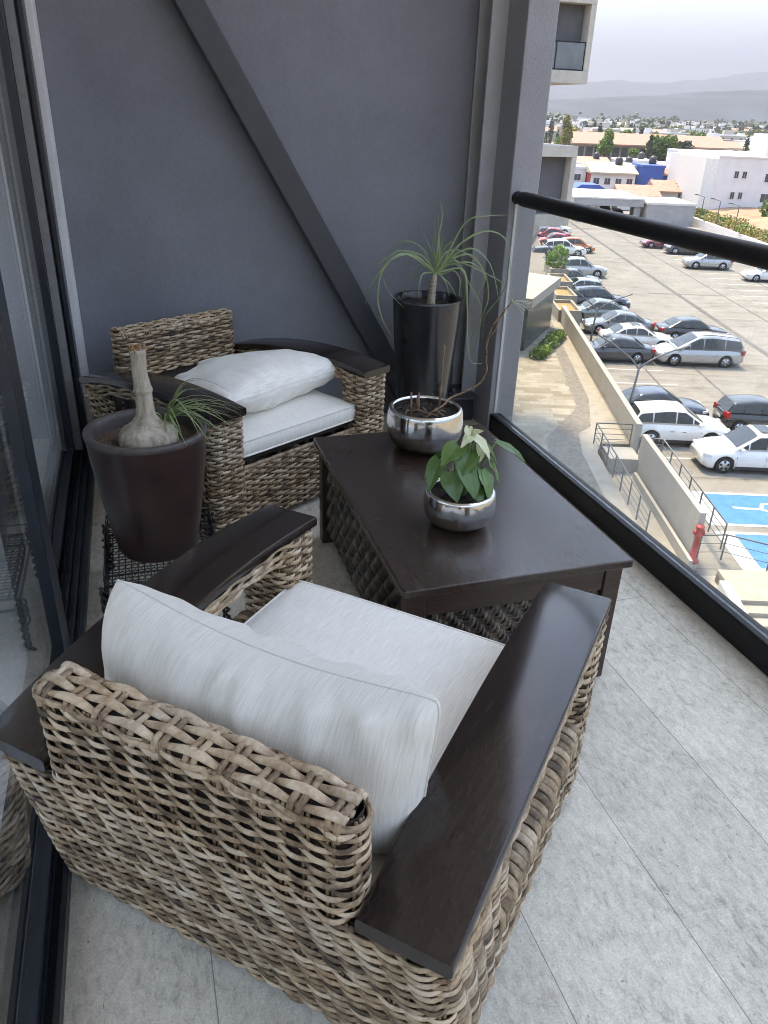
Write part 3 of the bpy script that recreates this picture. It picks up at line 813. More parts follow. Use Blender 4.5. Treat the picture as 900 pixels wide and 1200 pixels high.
mb.build('stem_scar', M['cut'], tr, fix=False)
mb = MB(); rnd = random.Random(15)
base = Vector((.068, .045, Hp-.035))
for i in range(46):
    a = rnd.uniform(-1.7, 1.4) if i % 3 else rnd.uniform(-3, 3); ln = rnd.uniform(.12, .25)*(1.15 if cos(a) > 0 else .5); up_ = rnd.uniform(.25, 1.3)
    d = Vector((cos(a), sin(a)*.8-.15, 0)).normalized(); P = []
    for j in range(11):
        t = j/10; P.append(base+d*(ln*t*(.35+.65*t)*1.0+.006)+Vector((0,0,ln*up_*(t*1.5-t*t*1.35)))+Vector((.004*nz(i, t*2), .004*nz(t*2, i), .02*sm(0,.2,t))))
    ribbon(mb, P, rnd.uniform(.0028, .0044), rnd.uniform(.35, 1.0))
mb.build('leaf_tuft', M['blade'], root, fix=False)

# tall black pot with a ponytail palm in the corner
TXp, TYp = 1.35, 3.62; Ht = .752
root = empty('potted_ponytail_palm', (TXp, TYp, 0)); tag(root, 'ponytail palm with long drooping leaves in a tall glossy black pot in the corner', 'potted plant')
mb = MB(); mb.lathe([(0,0),(.100,0),(.112,.006),(.116,.02),(.122,.12),(.134,.28),(.148,.44),(.160,.58),(.167,.69),(.170,Ht-.012),(.171,Ht-.004),(.168,Ht),(.158,Ht),(.154,Ht-.006),(.152,Ht-.06)], 72, caps=False); mb.build('pot', M['pot_black'], root)
mb = MB(); mb.grid(lambda a, b: (.154*b*cos(2*pi*a), .154*b*sin(2*pi*a), Ht-.04+.006*nz(b*6*cos(2*pi*a), b*6*sin(2*pi*a))), 40, 12, closed_u=True)
clods(mb, (0,0,Ht-.04), .14, 200, .004, random.Random(13)); mb.build('soil', M['soil_dark'], root, fix=False)
mb = MB(); mb.tube([(.012, -.02, Ht-.045), (.012,-.018, Ht-.01), (.016,-.016, Ht+.03), (.020,-.015, Ht+.075), (.024,-.015, Ht+.11)], [.024,.019,.016,.0155,.012], 14, tone=.5)
for i in range(7): mb.tube([(.014+.019*cos(a), -.017+.019*sin(a), Ht-.02+.017*i) for a in np.linspace(0, 2*pi, 13)], .0022, 5)
mb.build('stem', M['bark'], root, fix=False)
leaves = [  # (x, y) seen from the front, about a crown at (460,350); one unit is ~1 mm
 [(455,290),(450,230),(430,165)], [(465,280),(470,200),(482,110),(465,50)], [(460,280),(455,230),(445,130)], [(450,300),(430,250),(365,150)],
 [(470,290),(478,230),(470,150),(455,95)], [(458,300),(440,250),(420,170)], [(470,300),(500,260),(560,210)], [(465,300),(490,250),(500,190)],
 [(440,320),(400,250),(320,215),(250,240),(225,265)], [(440,325),(370,265),(240,245),(175,310),(200,400),(285,480)], [(435,330),(320,258),(200,275),(110,370),(82,450)],
 [(435,335),(280,255),(175,310),(145,420),(170,520),(225,600)], [(440,335),(390,318),(330,380),(295,490)], [(440,345),(380,345),(360,390),(358,445)],
 [(485,320),(560,130),(640,100),(750,95)], [(490,320),(570,210),(680,165),(780,210),(822,370)], [(495,325),(560,260),(640,245),(730,320),(790,475)],
 [(495,325),(560,300),(700,345),(830,410),(800,480),(745,550),(740,660)], [(495,320),(540,285),(600,360),(608,490)], [(490,335),(560,310),(640,400),(712,515),(672,620),(675,740)],
 [(495,340),(590,335),(612,490),(625,640),(650,735),(712,747)], [(485,360),(515,395),(530,445)], [(490,360),(555,410),(590,462)], [(500,320),(620,300),(700,365),(650,450),(612,485)],
 [(495,310),(640,275),(735,370),(760,480),(738,550),(705,722)], [(490,350),(530,330),(552,370),(548,450)], [(440,330),(350,275),(260,245),(180,280),(150,300)], [(480,315),(520,265),(600,262),(680,300),(740,350)],
 [(445,330),(400,285),(350,262),(290,256)], [(475,300),(505,235),(540,215),(565,205)],[(470,290),(462,200),(455,140)]]
rnd = random.Random(6); mb = MB(); cx_, cz_ = .024, Ht+.115; k_ = .00100
for i, lf in enumerate(leaves):
    P = catmull([(460, 365)]+[(460+(lf[0][0]-460)*.6, (lf[0][1]+345)/2)]+lf, 6) if False else catmull([Vector((458+rnd.uniform(-6,6), 350+rnd.uniform(-12,12), 0))]+[Vector((a, b, 0)) for a, b in lf], 6)
    dy = rnd.uniform(-.14, .06); n = len(P); pts = []
    for j, q in enumerate(P):
        t = j/(n-1); pts.append((cx_+(q.x-460)*k_, -.015+dy*sin(t*pi*.6)*min(1, abs(q.x-460)/150+.2), cz_-(q.y-350)*k_*1.09-.25*dy*t*0))
    ribbon(mb, pts, rnd.uniform(.0034, .0052), rnd.uniform(.25, .9), up=(.1,-.8,.6), tip=.2)
mb.build('leaves', M['blade'], root, fix=False)

# silver bowls on the table
def bowl(root, R, H, rim):
    mb = MB()
    pr = [(0,0),(R*.42,0),(R*.55,.004)]
    zw = H*.60
    for i in range(1, 16):
        q = i/15; pr.append((R*(.55+.45*sin(q*pi/2)**.9) if q < 1 else R, .004+(zw-.004)*(1-cos(q*pi/2))**.92))
    for i in range(1, 9):
        q = i/8; pr.append((R-(R-rim-.006)*(1-cos(q*pi/2)), zw+(H-zw)*sin(q*pi/2)*.97))
    top = H
    pr += [(rim+.003, H+.001), (rim-.001, H+.0015), (rim-.006, H-.001), (rim-.008, H-.008), (rim-.004, H-.035)]
    mb.lathe(pr, 72, caps=False); mb.build('bowl', M['chrome'], root); return top
B1 = (.966, 2.545); root = empty('silver_bowl_planter', (*B1, TH+.001)); tag(root, 'larger silver bowl planter holding dry twigs and a bare vine, farther on the table', 'planter', 'silver bowl planters on the table')
t1 = bowl(root, .141, .160, .126)
mb = MB(); mb.grid(lambda a, b: (.119*b*cos(2*pi*a), .119*b*sin(2*pi*a), t1-.026+.008*nz(b*9*cos(2*pi*a), b*9*sin(2*pi*a), 4)), 40, 12, closed_u=True)
clods(mb, (0,0,t1-.024), .110, 260, .007, random.Random(23)); mb.build('soil', M['soil_dark'], root, fix=False)
mb = MB()
mb.tube([(.048,-.01,t1-.03),(.052,-.005,t1+.06),(.056,0,t1+.20),(.060,.004,t1+.225)], [.0042,.004,.0036,.0034], 7)
mb.tube([(-.062,-.02,t1-.03),(-.066,-.02,t1+.065)], [.0042,.0036], 7)
mb.tube([(-.02,.02,t1-.03),(-.026,.02,t1+.02),(-.02,.02,t1+.05)], [.006,.008,.002], 7)
for a, b, c in ((-.06,.0,-.4),(.02,-.05,.5),(-.09,-.03,.9),(.0,-.02,1.9),(.05,-.06,2.4),(-.03,-.07,.1)):
    mb.tube([(a,b,t1-.018),(a+.028*cos(c),b+.028*sin(c),t1-.004),(a+.055*cos(c),b+.05*sin(c),t1-.016)], .0028, 6)
mb.build('twig', M['twig'], root, fix=False)
vine = catmull([(.0,-.03,t1-.02),(.07,.0,t1+.002),(.11,.04,t1+.012),(.17,.05,t1+.028),(.225,.05,t1+.055),(.252,.05,t1+.10),(.246,.05,t1+.17),(.244,.05,t1+.22),(.262,.05,t1+.275),(.30,.05,t1+.325),(.33,.05,t1+.36)], 7)
mb = MB(); n = len(vine); mb.tube([v_+Vector((.003*nz(i*.4), .003*nz(i*.4, 5), 0)) for i, v_ in enumerate(vine)], [.0046-.0022*i/n for i in range(n)], 7)
v2 = catmull([(.244,.05,t1+.19),(.25,.045,t1+.235),(.268,.04,t1+.262),(.285,.042,t1+.30),(.305,.048,t1+.33)], 7); mb.tube(v2, .0024, 6)
for i in (30, 42, 50, 56, 62, 66): mb.tube([vine[i], vine[i]+Vector((.003,-.006,.006))], [.0042,.002], 6)
mb.build('vine', M['twig'], root, fix=False)
mb = MB(); rnd = random.Random(2)
for _ in range(7):
    c_ = Vector((.37+rnd.uniform(-.04,.05), .05+rnd.uniform(-.03,.03), t1+.345+rnd.uniform(-.03,.03)))
    mb.tube([vine[-1], (vine[-1]+c_)/2+Vector((0,0,.006)), c_], .0007, 4); ribbon(mb, [c_, c_+Vector((.004,0,.002)), c_+Vector((.009,0,0))], .003, .6)
mb.build('bud', M['leaf_pale'], root, fix=False)

B2 = (.866, 1.945); root = empty('silver_bowl_planter', (*B2, TH+.001)); tag(root, 'smaller silver bowl planter with a green heart-leaved plant, nearest on the table', 'planter')
t2 = bowl(root, .109, .114, .097)
mb = MB(); mb.grid(lambda a, b: (.091*b*cos(2*pi*a), .091*b*sin(2*pi*a), t2-.02+.007*nz(b*8*cos(2*pi*a), b*8*sin(2*pi*a), 9)), 36, 10, closed_u=True)
clods(mb, (0,0,t2-.018), .085, 170, .0055, random.Random(33)); mb.build('soil', M['soil_dark'], root, fix=False)
def heart(base, tip, normal, width, tone=.5, mat='leaf', curl=.25, shape=1.0):
    """one heart-shaped leaf with a midrib fold and a drooping tip"""
    A, B = Vector(base), Vector(tip); d = B-A; ln = d.length; d.normalize()
    nn = Vector(normal); nn = (nn-d*nn.dot(d)).normalized(); s = d.cross(nn)
    nu, nv = 13, 9; vs = []; tn = []
    for i in range(nu):
        t = i/(nu-1)
        hw = width/2*(sin(pi*min(1,(t*.93+.07))**(.62*shape)))**.85*(1-.18*t) if t < 1 else 0
        for j in range(nv):
            q = 2*j/(nv-1)-1
            back = -.10*ln*abs(q)**1.2*max(0, 1-t*4)*(abs(q) > .05)
            p = A+d*(ln*t+back)+s*(q*hw)+nn*(-curl*ln*(t-.35)**2*1.1+abs(q)*hw*.32-hw*.10*q*q+.004*nz(t*5, q*3, tone*9))
            vs.append(p); tn.append(tone+.16*(abs(q)-.5)+.10*nz(t*8, q*8, tone*5)-(.0 if abs(q) > .08 else -.25))
    lm = MB(); lm.add(vs, [(i*nv+j, i*nv+j+1, (i+1)*nv+j+1, (i+1)*nv+j) for i in range(nu-1) for j in range(nv-1)], 0, tn, True)
    lo = lm.build('leaf', M[mat], root, fix=False)
    return lo
z2 = t2+.004
stems = MB()
LV = [ # base, tip, normal, width, tone, mat
 ((-.005,-.035,z2+.105), (.010,-.098,z2+.012), (.15,-.80,.75), .082, .45, 'leaf'),
 ((.050,-.035,z2+.085), (.060,-.092,z2-.008), (.55,-.85,.5), .072, .62, 'leaf'),
 ((-.050,-.030,z2+.085), (-.045,-.088,z2+.0), (-.35,-.8,.6), .078, .28, 'leaf'),
 ((-.070,.010,z2+.115), (-.118,-.025,z2+.015), (-.8,-.55,.5), .068, .42, 'leaf'),
 ((-.015,.0,z2+.165), (-.085,-.035,z2+.120), (-.3,-.4,1), .078, .70, 'leaf'),
 ((.015,-.01,z2+.150), (-.040,-.070,z2+.085), (-.1,-.6,.9), .080, .34, 'leaf'),
 ((.075,.005,z2+.115), (.120,-.035,z2+.020), (.85,-.5,.5), .060, .55, 'leaf'),
 ((.075,.03,z2+.150), (.118,.0,z2+.090), (.7,-.3,.8), .052, .66, 'leaf'),
 ((-.02,.05,z2+.13), (-.075,.085,z2+.07), (-.2,.6,.8), .07, .40, 'leaf'),
 ((.03,.06,z2+.12), (.07,.10,z2+.05), (.3,.7,.7), .07, .45, 'leaf'),
 ((-.05,.04,z2+.09), (-.115,.05,z2+.02), (-.7,.2,.7), .06, .36, 'leaf'),
 ((.025,-.05,z2+.04), (.030,-.096,z2-.02), (.2,-1,.5), .050, .30, 'leaf'),
 ((.030,-.01,z2+.200), (.070,-.055,z2+.135), (.5,-.75,.6), .050, .90, 'leaf_pale'),
 ((.025,.0,z2+.205), (-.025,-.035,z2+.185), (-.1,-.5,1), .044, .80, 'leaf_pale'),
 ((.010,.0,z2+.235), (-.008,-.028,z2+.205), (-.4,-.8,.6), .030, .95, 'leaf_pale'),
 ((.02,.0,z2+.21), (.045,-.02,z2+.228), (.1,-.7,.8), .026, .5, 'leaf_pale'),
 ((.045,-.01,z2+.165), (.035,-.05,z2+.125), (.3,-.9,.6), .044, .25, 'leaf_pale'),
 ((.125,.04,z2+.150), (.220,.005,z2+.080), (.35,-.5,.85), .040, .62, 'leaf'),
]
LV = [((p[0], p[1], z2+(p[2]-z2)*.84), (q[0], q[1], z2+(q[2]-z2)*.84), n_, w*(.82 if mt == 'leaf_pale' else .95), tn, mt) for p, q, n_, w, tn, mt in LV]
for i, (a, b, nn_, w_, tn_, mt) in enumerate(LV):
    heart(a, b, nn_, w_, tn_, mt, .25 if mt == 'leaf' else .4, 1.0 if i < 17 else 1.5)
    r0 = Vector((a[0]*.25, a[1]*.25, z2-.02)); stems.tube(catmull([r0, (r0+Vector(a))/2+Vector((0,0,.02)), a], 5), .0021, 6)
stems.build('stem', M['vein'], root, fix=False)
# ------------------------------------------------------------------ outside: everything below is laid out on the car park's own axes
# local x = across the car park (t), local y = along it (s), z = height; the whole frame is turned 18.4 degrees
TH_ = R_(-18.4); ZL = -11.4; ZW = -10.4
RZ = Matrix.Rotation(TH_, 4, 'Z')
def out(o, label=None, cat=None, group=None, kind=None, loc=None, rz=0):
    p = RZ @ Vector(loc or (0,0,0)); o.location = p; o.rotation_euler = (0, 0, TH_+rz)
    return tag(o, label, cat, group, kind)
def outempty(name, loc, rz=0, **k): return out(empty(name), loc=loc, rz=rz, **k)
# materials
def ground_mat():
    m, nt, b, o_ = newmat('dry_ground'); v = coords(nt)
    n1 = noise(nt, v, .012, 8, .65); n2 = noise(nt, v, .35, 6, .7)
    r = ramp(nt, math_(nt, 'MULTIPLY_ADD', n1, .6, math_(nt, 'MULTIPLY', n2, .4)), [(.36, (.07,.085,.04)), (.48, (.19,.155,.10)), (.62, (.30,.24,.17))])
    nt.links.new(r.outputs[0], b.inputs['Base Color']); b.inputs['Roughness'].default_value = .95; return m
M['ground'] = ground_mat()
m, nt, b, o_ = newmat('car_park_concrete'); v = coords(nt)
br = N(nt, 'ShaderNodeTexBrick'); br.offset = 0; br.inputs['Scale'].default_value = 1; br.inputs['Brick Width'].default_value = 5.9; br.inputs['Row Height'].default_value = 2.45; br.inputs['Mortar Size'].default_value = .045; br.inputs['Mortar Smooth'].default_value = .6
br.inputs['Color1'].default_value = (.94,.94,.94,1); br.inputs['Color2'].default_value = (1.05,1.04,1.02,1); br.inputs['Mortar'].default_value = (.60,.58,.56,1)
nt.links.new(v, br.inputs[0])
n1 = noise(nt, v, .5, 6, .7); n2 = noise(nt, coords(nt, (.25,2.2,1)), 1.2, 5, .6); n3 = noise(nt, v, 9, 4)
r = ramp(nt, math_(nt, 'MULTIPLY_ADD', n1, .45, math_(nt, 'MULTIPLY_ADD', n2, .4, math_(nt, 'MULTIPLY', n3, .15))), [(.36, (.14,.131,.115)), (.52, (.205,.193,.172)), (.66, (.25,.236,.21))])
st1 = ramp(nt, noise(nt, coords(nt, (.55,.8,1)), .9, 3, .6), [(.60, (1,1,1)), (.72, (.66,.65,.64))])
crk = ramp(nt, noise(nt, v, .16, 9, .75, 1.2), [(.492, (1,1,1)), (.5, (.70,.69,.68)), (.508, (1,1,1))])
cc = mixc(nt, 1, mixc(nt, 1, r.outputs[0], br.outputs[0], 'MULTIPLY'), st1.outputs[0], 'MULTIPLY')
nt.links.new(mixc(nt, .7, cc, crk.outputs[0], 'MULTIPLY'), b.inputs['Base Color']); b.inputs['Roughness'].default_value = .85; M['lot'] = m
M['drain'] = simple('dark_joint_strip', (.105,.10,.095), .9, var=.25, scale=1.5)
m, nt, b, o_ = newmat('cream_pavers'); v = coords(nt)
br = N(nt, 'ShaderNodeTexBrick'); br.inputs['Scale'].default_value = 1; br.inputs['Brick Width'].default_value = .9; br.inputs['Row Height'].default_value = .42; br.inputs['Mortar Size'].default_value = .012
br.inputs['Color1'].default_value = (.22,.19,.14,1); br.inputs['Color2'].default_value = (.35,.32,.26,1); br.inputs['Mortar'].default_value = (.21,.18,.13,1); br.inputs['Bias'].default_value = -.1
nt.links.new(v, br.inputs[0]); n1 = noise(nt, v, .8, 5)
nt.links.new(mixc(nt, 1, br.outputs[0], ramp(nt, n1, [(.3, (.85,.85,.85)), (.7, (1.08,1.08,1.08))]).outputs[0], 'MULTIPLY'), b.inputs['Base Color']); b.inputs['Roughness'].default_value = .85; M['pavers'] = m
M['aggregate'] = simple('exposed_aggregate', (.185,.165,.14), .9, var=.3, scale=6, bmp=.2, bscale=60)
M['cream'] = simple('cream_concrete', (.30,.272,.225), .85, var=.12, scale=2)
M['wallc'] = simple('pale_render', (.34,.32,.285), .85, var=.08, scale=1.2)
M['blue'] = simple('blue_bay_paint', (.025,.17,.42), .7, var=.15, scale=3)
M['white'] = simple('white_road_paint', (.55,.54,.52), .7, var=.1, scale=4)
M['red'] = simple('red_pipe_paint', (.40,.035,.03), .45, var=.2, scale=8)
M['greysteel'] = simple('grey_railing_paint', (.13,.135,.14), .45, var=.1)
M['tyre'] = simple('tyre_rubber', (.012,.012,.012), .85)
M['rim'] = simple('alloy_rim', (.52,.53,.55), .3, metal=.8, var=.1)
M['carglass'] = simple('tinted_car_glass', (.012,.016,.02), .05, var=.2, spec=.8)
M['trim'] = simple('black_plastic_trim', (.018,.018,.019), .55)
M['lampred'] = simple('tail_lamp', (.42,.012,.012), .2); M['lampclear'] = simple('head_lamp', (.68,.70,.72), .12, spec=.8)
M['plate'] = simple('number_plate', (.62,.62,.60), .5)
def paint(name, c, metal=0): return simple(name, c, .22, metal=metal, var=.04, scale=2, coat=1.0)

# ground, car park, walkway ---------------------------------------------------
mb = MB(); 
mb.grid(lambda a, b: ((a-.5)*90000, (b-.5)*90000, ZL-.45), 21, 21); out(mb.build('ground', M['ground']), kind='structure')
mb = MB(); mb.box(10.0, 42.4, -40, 134, ZL-.4, ZL); out(mb.build('car_park', M['lot']), kind='structure')
mb = MB()
for t, w, s0, s1 in ((17.7,.16,36,116),(23.5,.42,-20,116),(27.4,.16,-20,116),(14.6,.14,36,45),(33,.14,-20,110)):
    mb.box(t-w/2, t+w/2, s0, s1, ZL+.001, ZL+.004)
mb.box(21, 27.3, 67.5, 67.8, ZL+.0015, ZL+.0045); mb.box(12, 30, 109.5, 110, ZL+.0015, ZL+.0045)
out(mb.build('drain_strip', M['drain']), kind='structure')
mb = MB()
for s in np.arange(31.4, 112, 2.65): mb.box(10.4, 15.6, s-.05, s+.05, ZL+.001, ZL+.003)
for s in np.arange(60, 112, 2.65): mb.box(29, 33.4, s-.05, s+.05, ZL+.001, ZL+.003)
out(mb.build('parking_line', M['white']), kind='structure')
# walkway: aggregate sheet with cream pavers on the left, cream edging on the right
poly = [(-6,-30),(8.25,-30),(8.25,30.2),(9.85,30.3),(10.75,54),(13.4,72),(16,100),(-6,100)]
mb = MB(); mb.prism(poly, ZL-.4, ZW-.004); out(mb.build('walkway', M['aggregate']), kind='structure')
mb = MB(); mb.prism([(-6,-30),(5.2,-30),(5.9,20),(5.75,24.5),(6.4,30.6),(7.4,32.6),(8.45,34.6),(9.25,47),(9.6,52),(-6,52)], ZW-.003, ZW+.002); out(mb.build('paved_path', M['pavers']), kind='structure')
mb = MB(); mb.prism([(7.55,-30),(8.24,-30),(8.24,29.2),(8.6,30.3),(9.75,30.6),(10.65,52),(10.1,52),(9.3,36),(8.6,32.2),(7.9,31.3),(7.6,29)], ZW-.002, ZW+.004); out(mb.build('path_edging', M['cream']), kind='structure')
# parapet wall
mb = MB(); mb.extrude([(9.86,30.0,ZL),(10.11,30.0,ZL),(10.11,30.0,-9.4),(9.86,30.0,-9.4)], (.84,22,0))
out(mb.build('parapet_wall', M['wallc'], bevel=.02), 'long pale parapet wall between the walkway and the parked cars', 'wall')
mb = MB(); mb.box(8.62, 9.855, 28.7, 29.99, ZL-.3, ZW-.02); out(mb.build('landing_block', M['wallc'], bevel=.015), 'pale concrete landing block at the near end of the parapet wall', 'block')
mb = MB(); mb.extrude([(8.3,29.3,ZL-.35),(8.3,29.3,-11.0),(8.3,12,-11.38),(8.3,12,ZL-.35)], (1.45,0,0)); out(mb.build('ramp', M['cream']), kind='structure')
mb = MB(); mb.box(9.5, 9.62, 21.4, 28.2, ZL-.3, -10.75); out(mb.build('ramp_curb', M['wallc'], bevel=.01), 'low cream curb along the foot of the ramp wall', 'curb')
mb = MB(); mb.extrude([(9.78,28.9,ZL-.3),(9.78,28.9,-9.4),(9.78,22.1,-9.4),(9.78,22.1,ZL-.3)], (.22,0,0)); out(mb.build('ramp_wall', M['wallc'], bevel=.02), 'tall pale wall beside the ramp, nearer than the parapet wall', 'wall')
mb = MB(); mb.prism([(8.3,12),(14,12),(14,21.6),(8.3,21.6)], ZL-.38, ZL+.004); out(mb.build('forecourt', M['cream']), kind='structure')
mb = MB()
for i in range(4): mb.box(10.4, 13.6, 18.2+.45*i, 21.3, ZL+.004+.0*i, ZL+.02+.14*i)
out(mb.build('step', M['cream'], bevel=.01), kind='structure')
mb = MB(); mb.extrude([(10.0,20.2,ZL-.2),(10.0,20.2,-10.7),(10.0,17.0,-10.95),(10.0,17.0,ZL-.2)], (.3,0,0)); out(mb.build('low_wall', M['white'], bevel=.015), 'short white sloping wall below the steps at the right', 'wall')
def rail(name, pts, h, label, group, nbar=3, every=1.2):
    """tubular railing along a polyline: posts, a top rail and horizontal bars"""
    root = outempty(name, pts[0]); tag(root, label, 'railing', group)
    o0 = Vector(pts[0]); P = [Vector(q)-o0 for q in pts]
    t_ = MB(); t_.tube([q+Vector((0,0,h)) for q in P], .028, 6); t_.build('top_rail', M['greysteel'], root)
    b_ = MB()
    for k in range(1, nbar+1): b_.tube([q+Vector((0,0,h*k/(nbar+1))) for q in P], .014, 5)
    b_.build('bars', M['greysteel'], root)
    for a, c in zip(P, P[1:]):
        n = max(1, round((c-a).length/every))
        for i in range(n+(1 if c is P[-1] else 0)):
            q = a+(c-a)*i/n; p_ = MB(); p_.box(q.x-.022, q.x+.022, q.y-.022, q.y+.022, q.z, q.z+h); p_.build('post', M['greysteel'], root)
rail('walkway_railing', [(9.75,30.15,ZW),(8.28,30.15,ZW),(8.28,22.3,ZW)], .92, 'grey tubular railing running along the walkway edge and turning to the parapet wall', 'grey tubular railings')
rail('ramp_railing', [(9.95,29.6,-10.75),(10.85,29.4,-10.75),(10.85,22.4,-10.85)], .95, 'grey tubular railing behind the ramp wall beside the white cars', 'grey tubular railings')
rail('step_railing', [(10.15,22.4,ZL+.1),(11.0,22.5,ZL+.1),(13.6,21.4,ZL)], .95, 'grey handrail curving past the red standpipe towards the blue bays', 'grey tubular railings', 2)
# red standpipe
root = outempty('fire_standpipe', (9.85,22.0,ZL)); tag(root, 'red fire standpipe at the near end of the ramp wall', 'standpipe')
mb = MB(); mb.lathe([(0,0),(.17,0),(.17,.30),(.0,.30)], 20); mb.build('base', M['concrete'], root)
mb = MB(); mb.lathe([(.0,.30),(.20,.30),(.20,.36),(.09,.38),(.09,1.25),(.14,1.26),(.14,1.32),(.09,1.34),(.09,1.52),(.14,1.53),(.14,1.58),(.06,1.62),(0,1.63)], 20); mb.build('pipe', M['red'], root)
for s_ in (-1, 1):
    mb = MB(); mb.tube([(0,0,1.34),(s_*.10,0,1.36),(s_*.11,0,1.36),(s_*.17,0,1.37)], [.06,.06,.08,.08], 12); mb.build('outlet', M['red'], root)
# blue bays with the wheelchair symbol
mb = MB()
for s0, s1 in ((25.35,27.85),(22.2,24.55)):
    mb.box(12.25, 18, s0, s1, ZL+.005, ZL+.008)
out(mb.build('blue_bay', M['blue']), kind='structure')
mb = MB()
for s0, s1 in ((25.35,27.85),(22.2,24.55)):
    mb.box(11.6, 12.24, s0, s1, ZL+.005, ZL+.008); mb.box(11.6, 18, s0-.17, s0-.005, ZL+.005, ZL+.008); mb.box(11.6, 18, s1+.005, s1+.17, ZL+.005, ZL+.008)
    cx, cy = 14.35, (s0+s1)/2
    def st_(pts, w=.14):
        for a, c in zip(pts, pts[1:]): mb.bar((*a, ZL+.0105), (*c, ZL+.0105), w, .003)
    st_([(cx-.95,cy+.05),(cx-.35,cy+.05),(cx+.25,cy-.30),(cx+.25,cy+.35),(cx+.75,cy+.62)], .15)      # seated figure, lying along the bay
    st_([(cx-.30,cy+.05),(cx-.10,cy+.50),(cx+.55,cy+.55)], .13)
    mb.tube([(cx+.85+.10*cos(a), cy+.75+.10*sin(a), ZL+.010) for a in np.linspace(0, 2*pi, 13)], .07, 4)
    st_([(cx+.30+.75*cos(a), cy-.10+.75*sin(a)) for a in np.linspace(-2.2, .5, 14)], .13)
    st_([(cx-1.35,cy+.12),(cx-.95,cy+.05)], .15)
out(mb.build('bay_marking', M['white']), kind='structure')
# planters with soil
for i, (t, s, lb) in enumerate(((11.25,53.4,'pale concrete planter box at the far end of the parapet wall'),(11.9,58.2,'second pale planter box beyond the parapet wall'),(12.6,63.5,'third pale planter box along the walkway'),(13.3,69,'farthest pale planter box, holding a bright green bush'))):
    root = outempty('planter_box', (t,s,ZW)); tag(root, lb, 'planter', 'concrete planter boxes along the walkway')
    mb = MB(); q = .75
    for a in ((-q,-q+.15,-1.7,1.7),(q-.15,q,-1.7,1.7),(-q+.16,q-.16,-1.7,-1.55),(-q+.16,q-.16,1.55,1.7)): mb.box(a[0],a[1],a[2],a[3],-.9,.75)
    mb.build('box', M['cream'], root); mb = MB(); mb.box(-q+.16,q-.16,-1.54,1.54,.3,.55); mb.build('soil', simple('ochre_soil', (.30,.20,.08), .95), root)
# walkway canopy building with planting below
root = outempty('canopy_building', (0,0,0)); tag(root, 'low building with pale fascia roof and dark glazed wall beside the walkway', 'building')
mb = MB(); mb.prism([(7.35,43.6),(10.15,50.6),(2,56),(-3,47)], -7.9, -7.35); mb.build('roof', M['wallc'], root, bevel=.02)
mb = MB(); mb.prism([(7.25,44.1),(9.75,50.2),(2,55),(-2,47.5)], ZW, -7.905); mb.build('glazed_wall', simple('dark_green_glazing', (.06,.075,.07), .25, var=.5, scale=.8), root)

# foliage helpers ----------------------------------------------------------------
def foliage(mb, blobs, n, size, rnd, droop=0):
    """leaf-sized quads scattered through the volume of several ellipsoids; tone varies per clump"""
    tot = sum(b[3]*b[4]*b[5] for b in blobs)
    for (x, y, z, rx, ry, rz) in blobs:
        k = max(6, int(n*rx*ry*rz/tot)); bt = rnd.uniform(-.2, .2)
        for _ in range(k):
            while True:
                q = Vector((rnd.uniform(-1,1), rnd.uniform(-1,1), rnd.uniform(-1,1)))
                if q.length <= 1: break
            q = q.normalized()*(q.length**.45)
            k2 = 1+.35*nz(q.x*2.2+x, q.y*2.2+y, q.z*2.2+z)
            c = Vector((x+q.x*rx*k2, y+q.y*ry*k2, z+q.z*rz*k2)); s = size*rnd.uniform(.5, 1.4)
            a = Vector((rnd.gauss(0,1), rnd.gauss(0,1), rnd.gauss(0,1))).normalized(); b = a.orthogonal().normalized()
            b = (Matrix.Rotation(rnd.uniform(0, 6.28), 3, a) @ b); c2 = a.cross(b)*.6
            t = .5+bt+.3*nz(c.x*1.3/size*.2, c.y*1.3/size*.2, c.z*1.3/size*.2)+rnd.uniform(-.2, .2)
            mb.add([c-b*s, c-c2*s, c+b*s, c+c2*s], [(0,1,2,3)], 0, t)
M['crown_green'] = leaf('green_tree_leaves', (.03,.07,.015), (.15,.24,.055), .2, .6, .8)
M['crown_bright'] = leaf('bright_tree_leaves', (.055,.12,.02), (.22,.34,.075), .2, .6, .8)
M['crown_olive'] = leaf('olive_tree_leaves', (.09,.10,.025), (.36,.34,.11), .2, .6, .8)
M['crown_dark'] = leaf('dark_conifer_leaves', (.018,.034,.018), (.075,.11,.055), .1, .6, .8)
M['trunk'] = simple('tree_bark', (.10,.07,.05), .9, var=.3, scale=6)
def tree(name, t, s, h, blobs, n, size, mat, label, seed, trunk=True, z=ZL, group=None, cat='tree', r=.16):
    rnd = random.Random(seed); root = outempty(name, (t,s,z)); tag(root, label, cat, group)
    mb = MB(); foliage(mb, blobs, n, size, rnd); mb.build('crown', M[mat], root, fix=False)
    if trunk:
        mb = MB(); top = max(b_[2] for b_ in blobs)
        mb.tube([(0,0,-.3),(.05*r,0,top*.3),(.3*r,.2*r,top*.6),(.1*r,0,top)], [r*1.3,r,r*.75,r*.3], 8)
        for b_ in blobs: mb.tube([(.15*r,0,top*.45),((b_[0])*.5,b_[1]*.5,top*.45+(b_[2]-top*.45)*.6),(b_[0],b_[1],b_[2])], [r*.5,r*.35,r*.12], 6)
        mb.build('trunk', M['trunk'], root, fix=False)
    return root
rnd = random.Random(77)
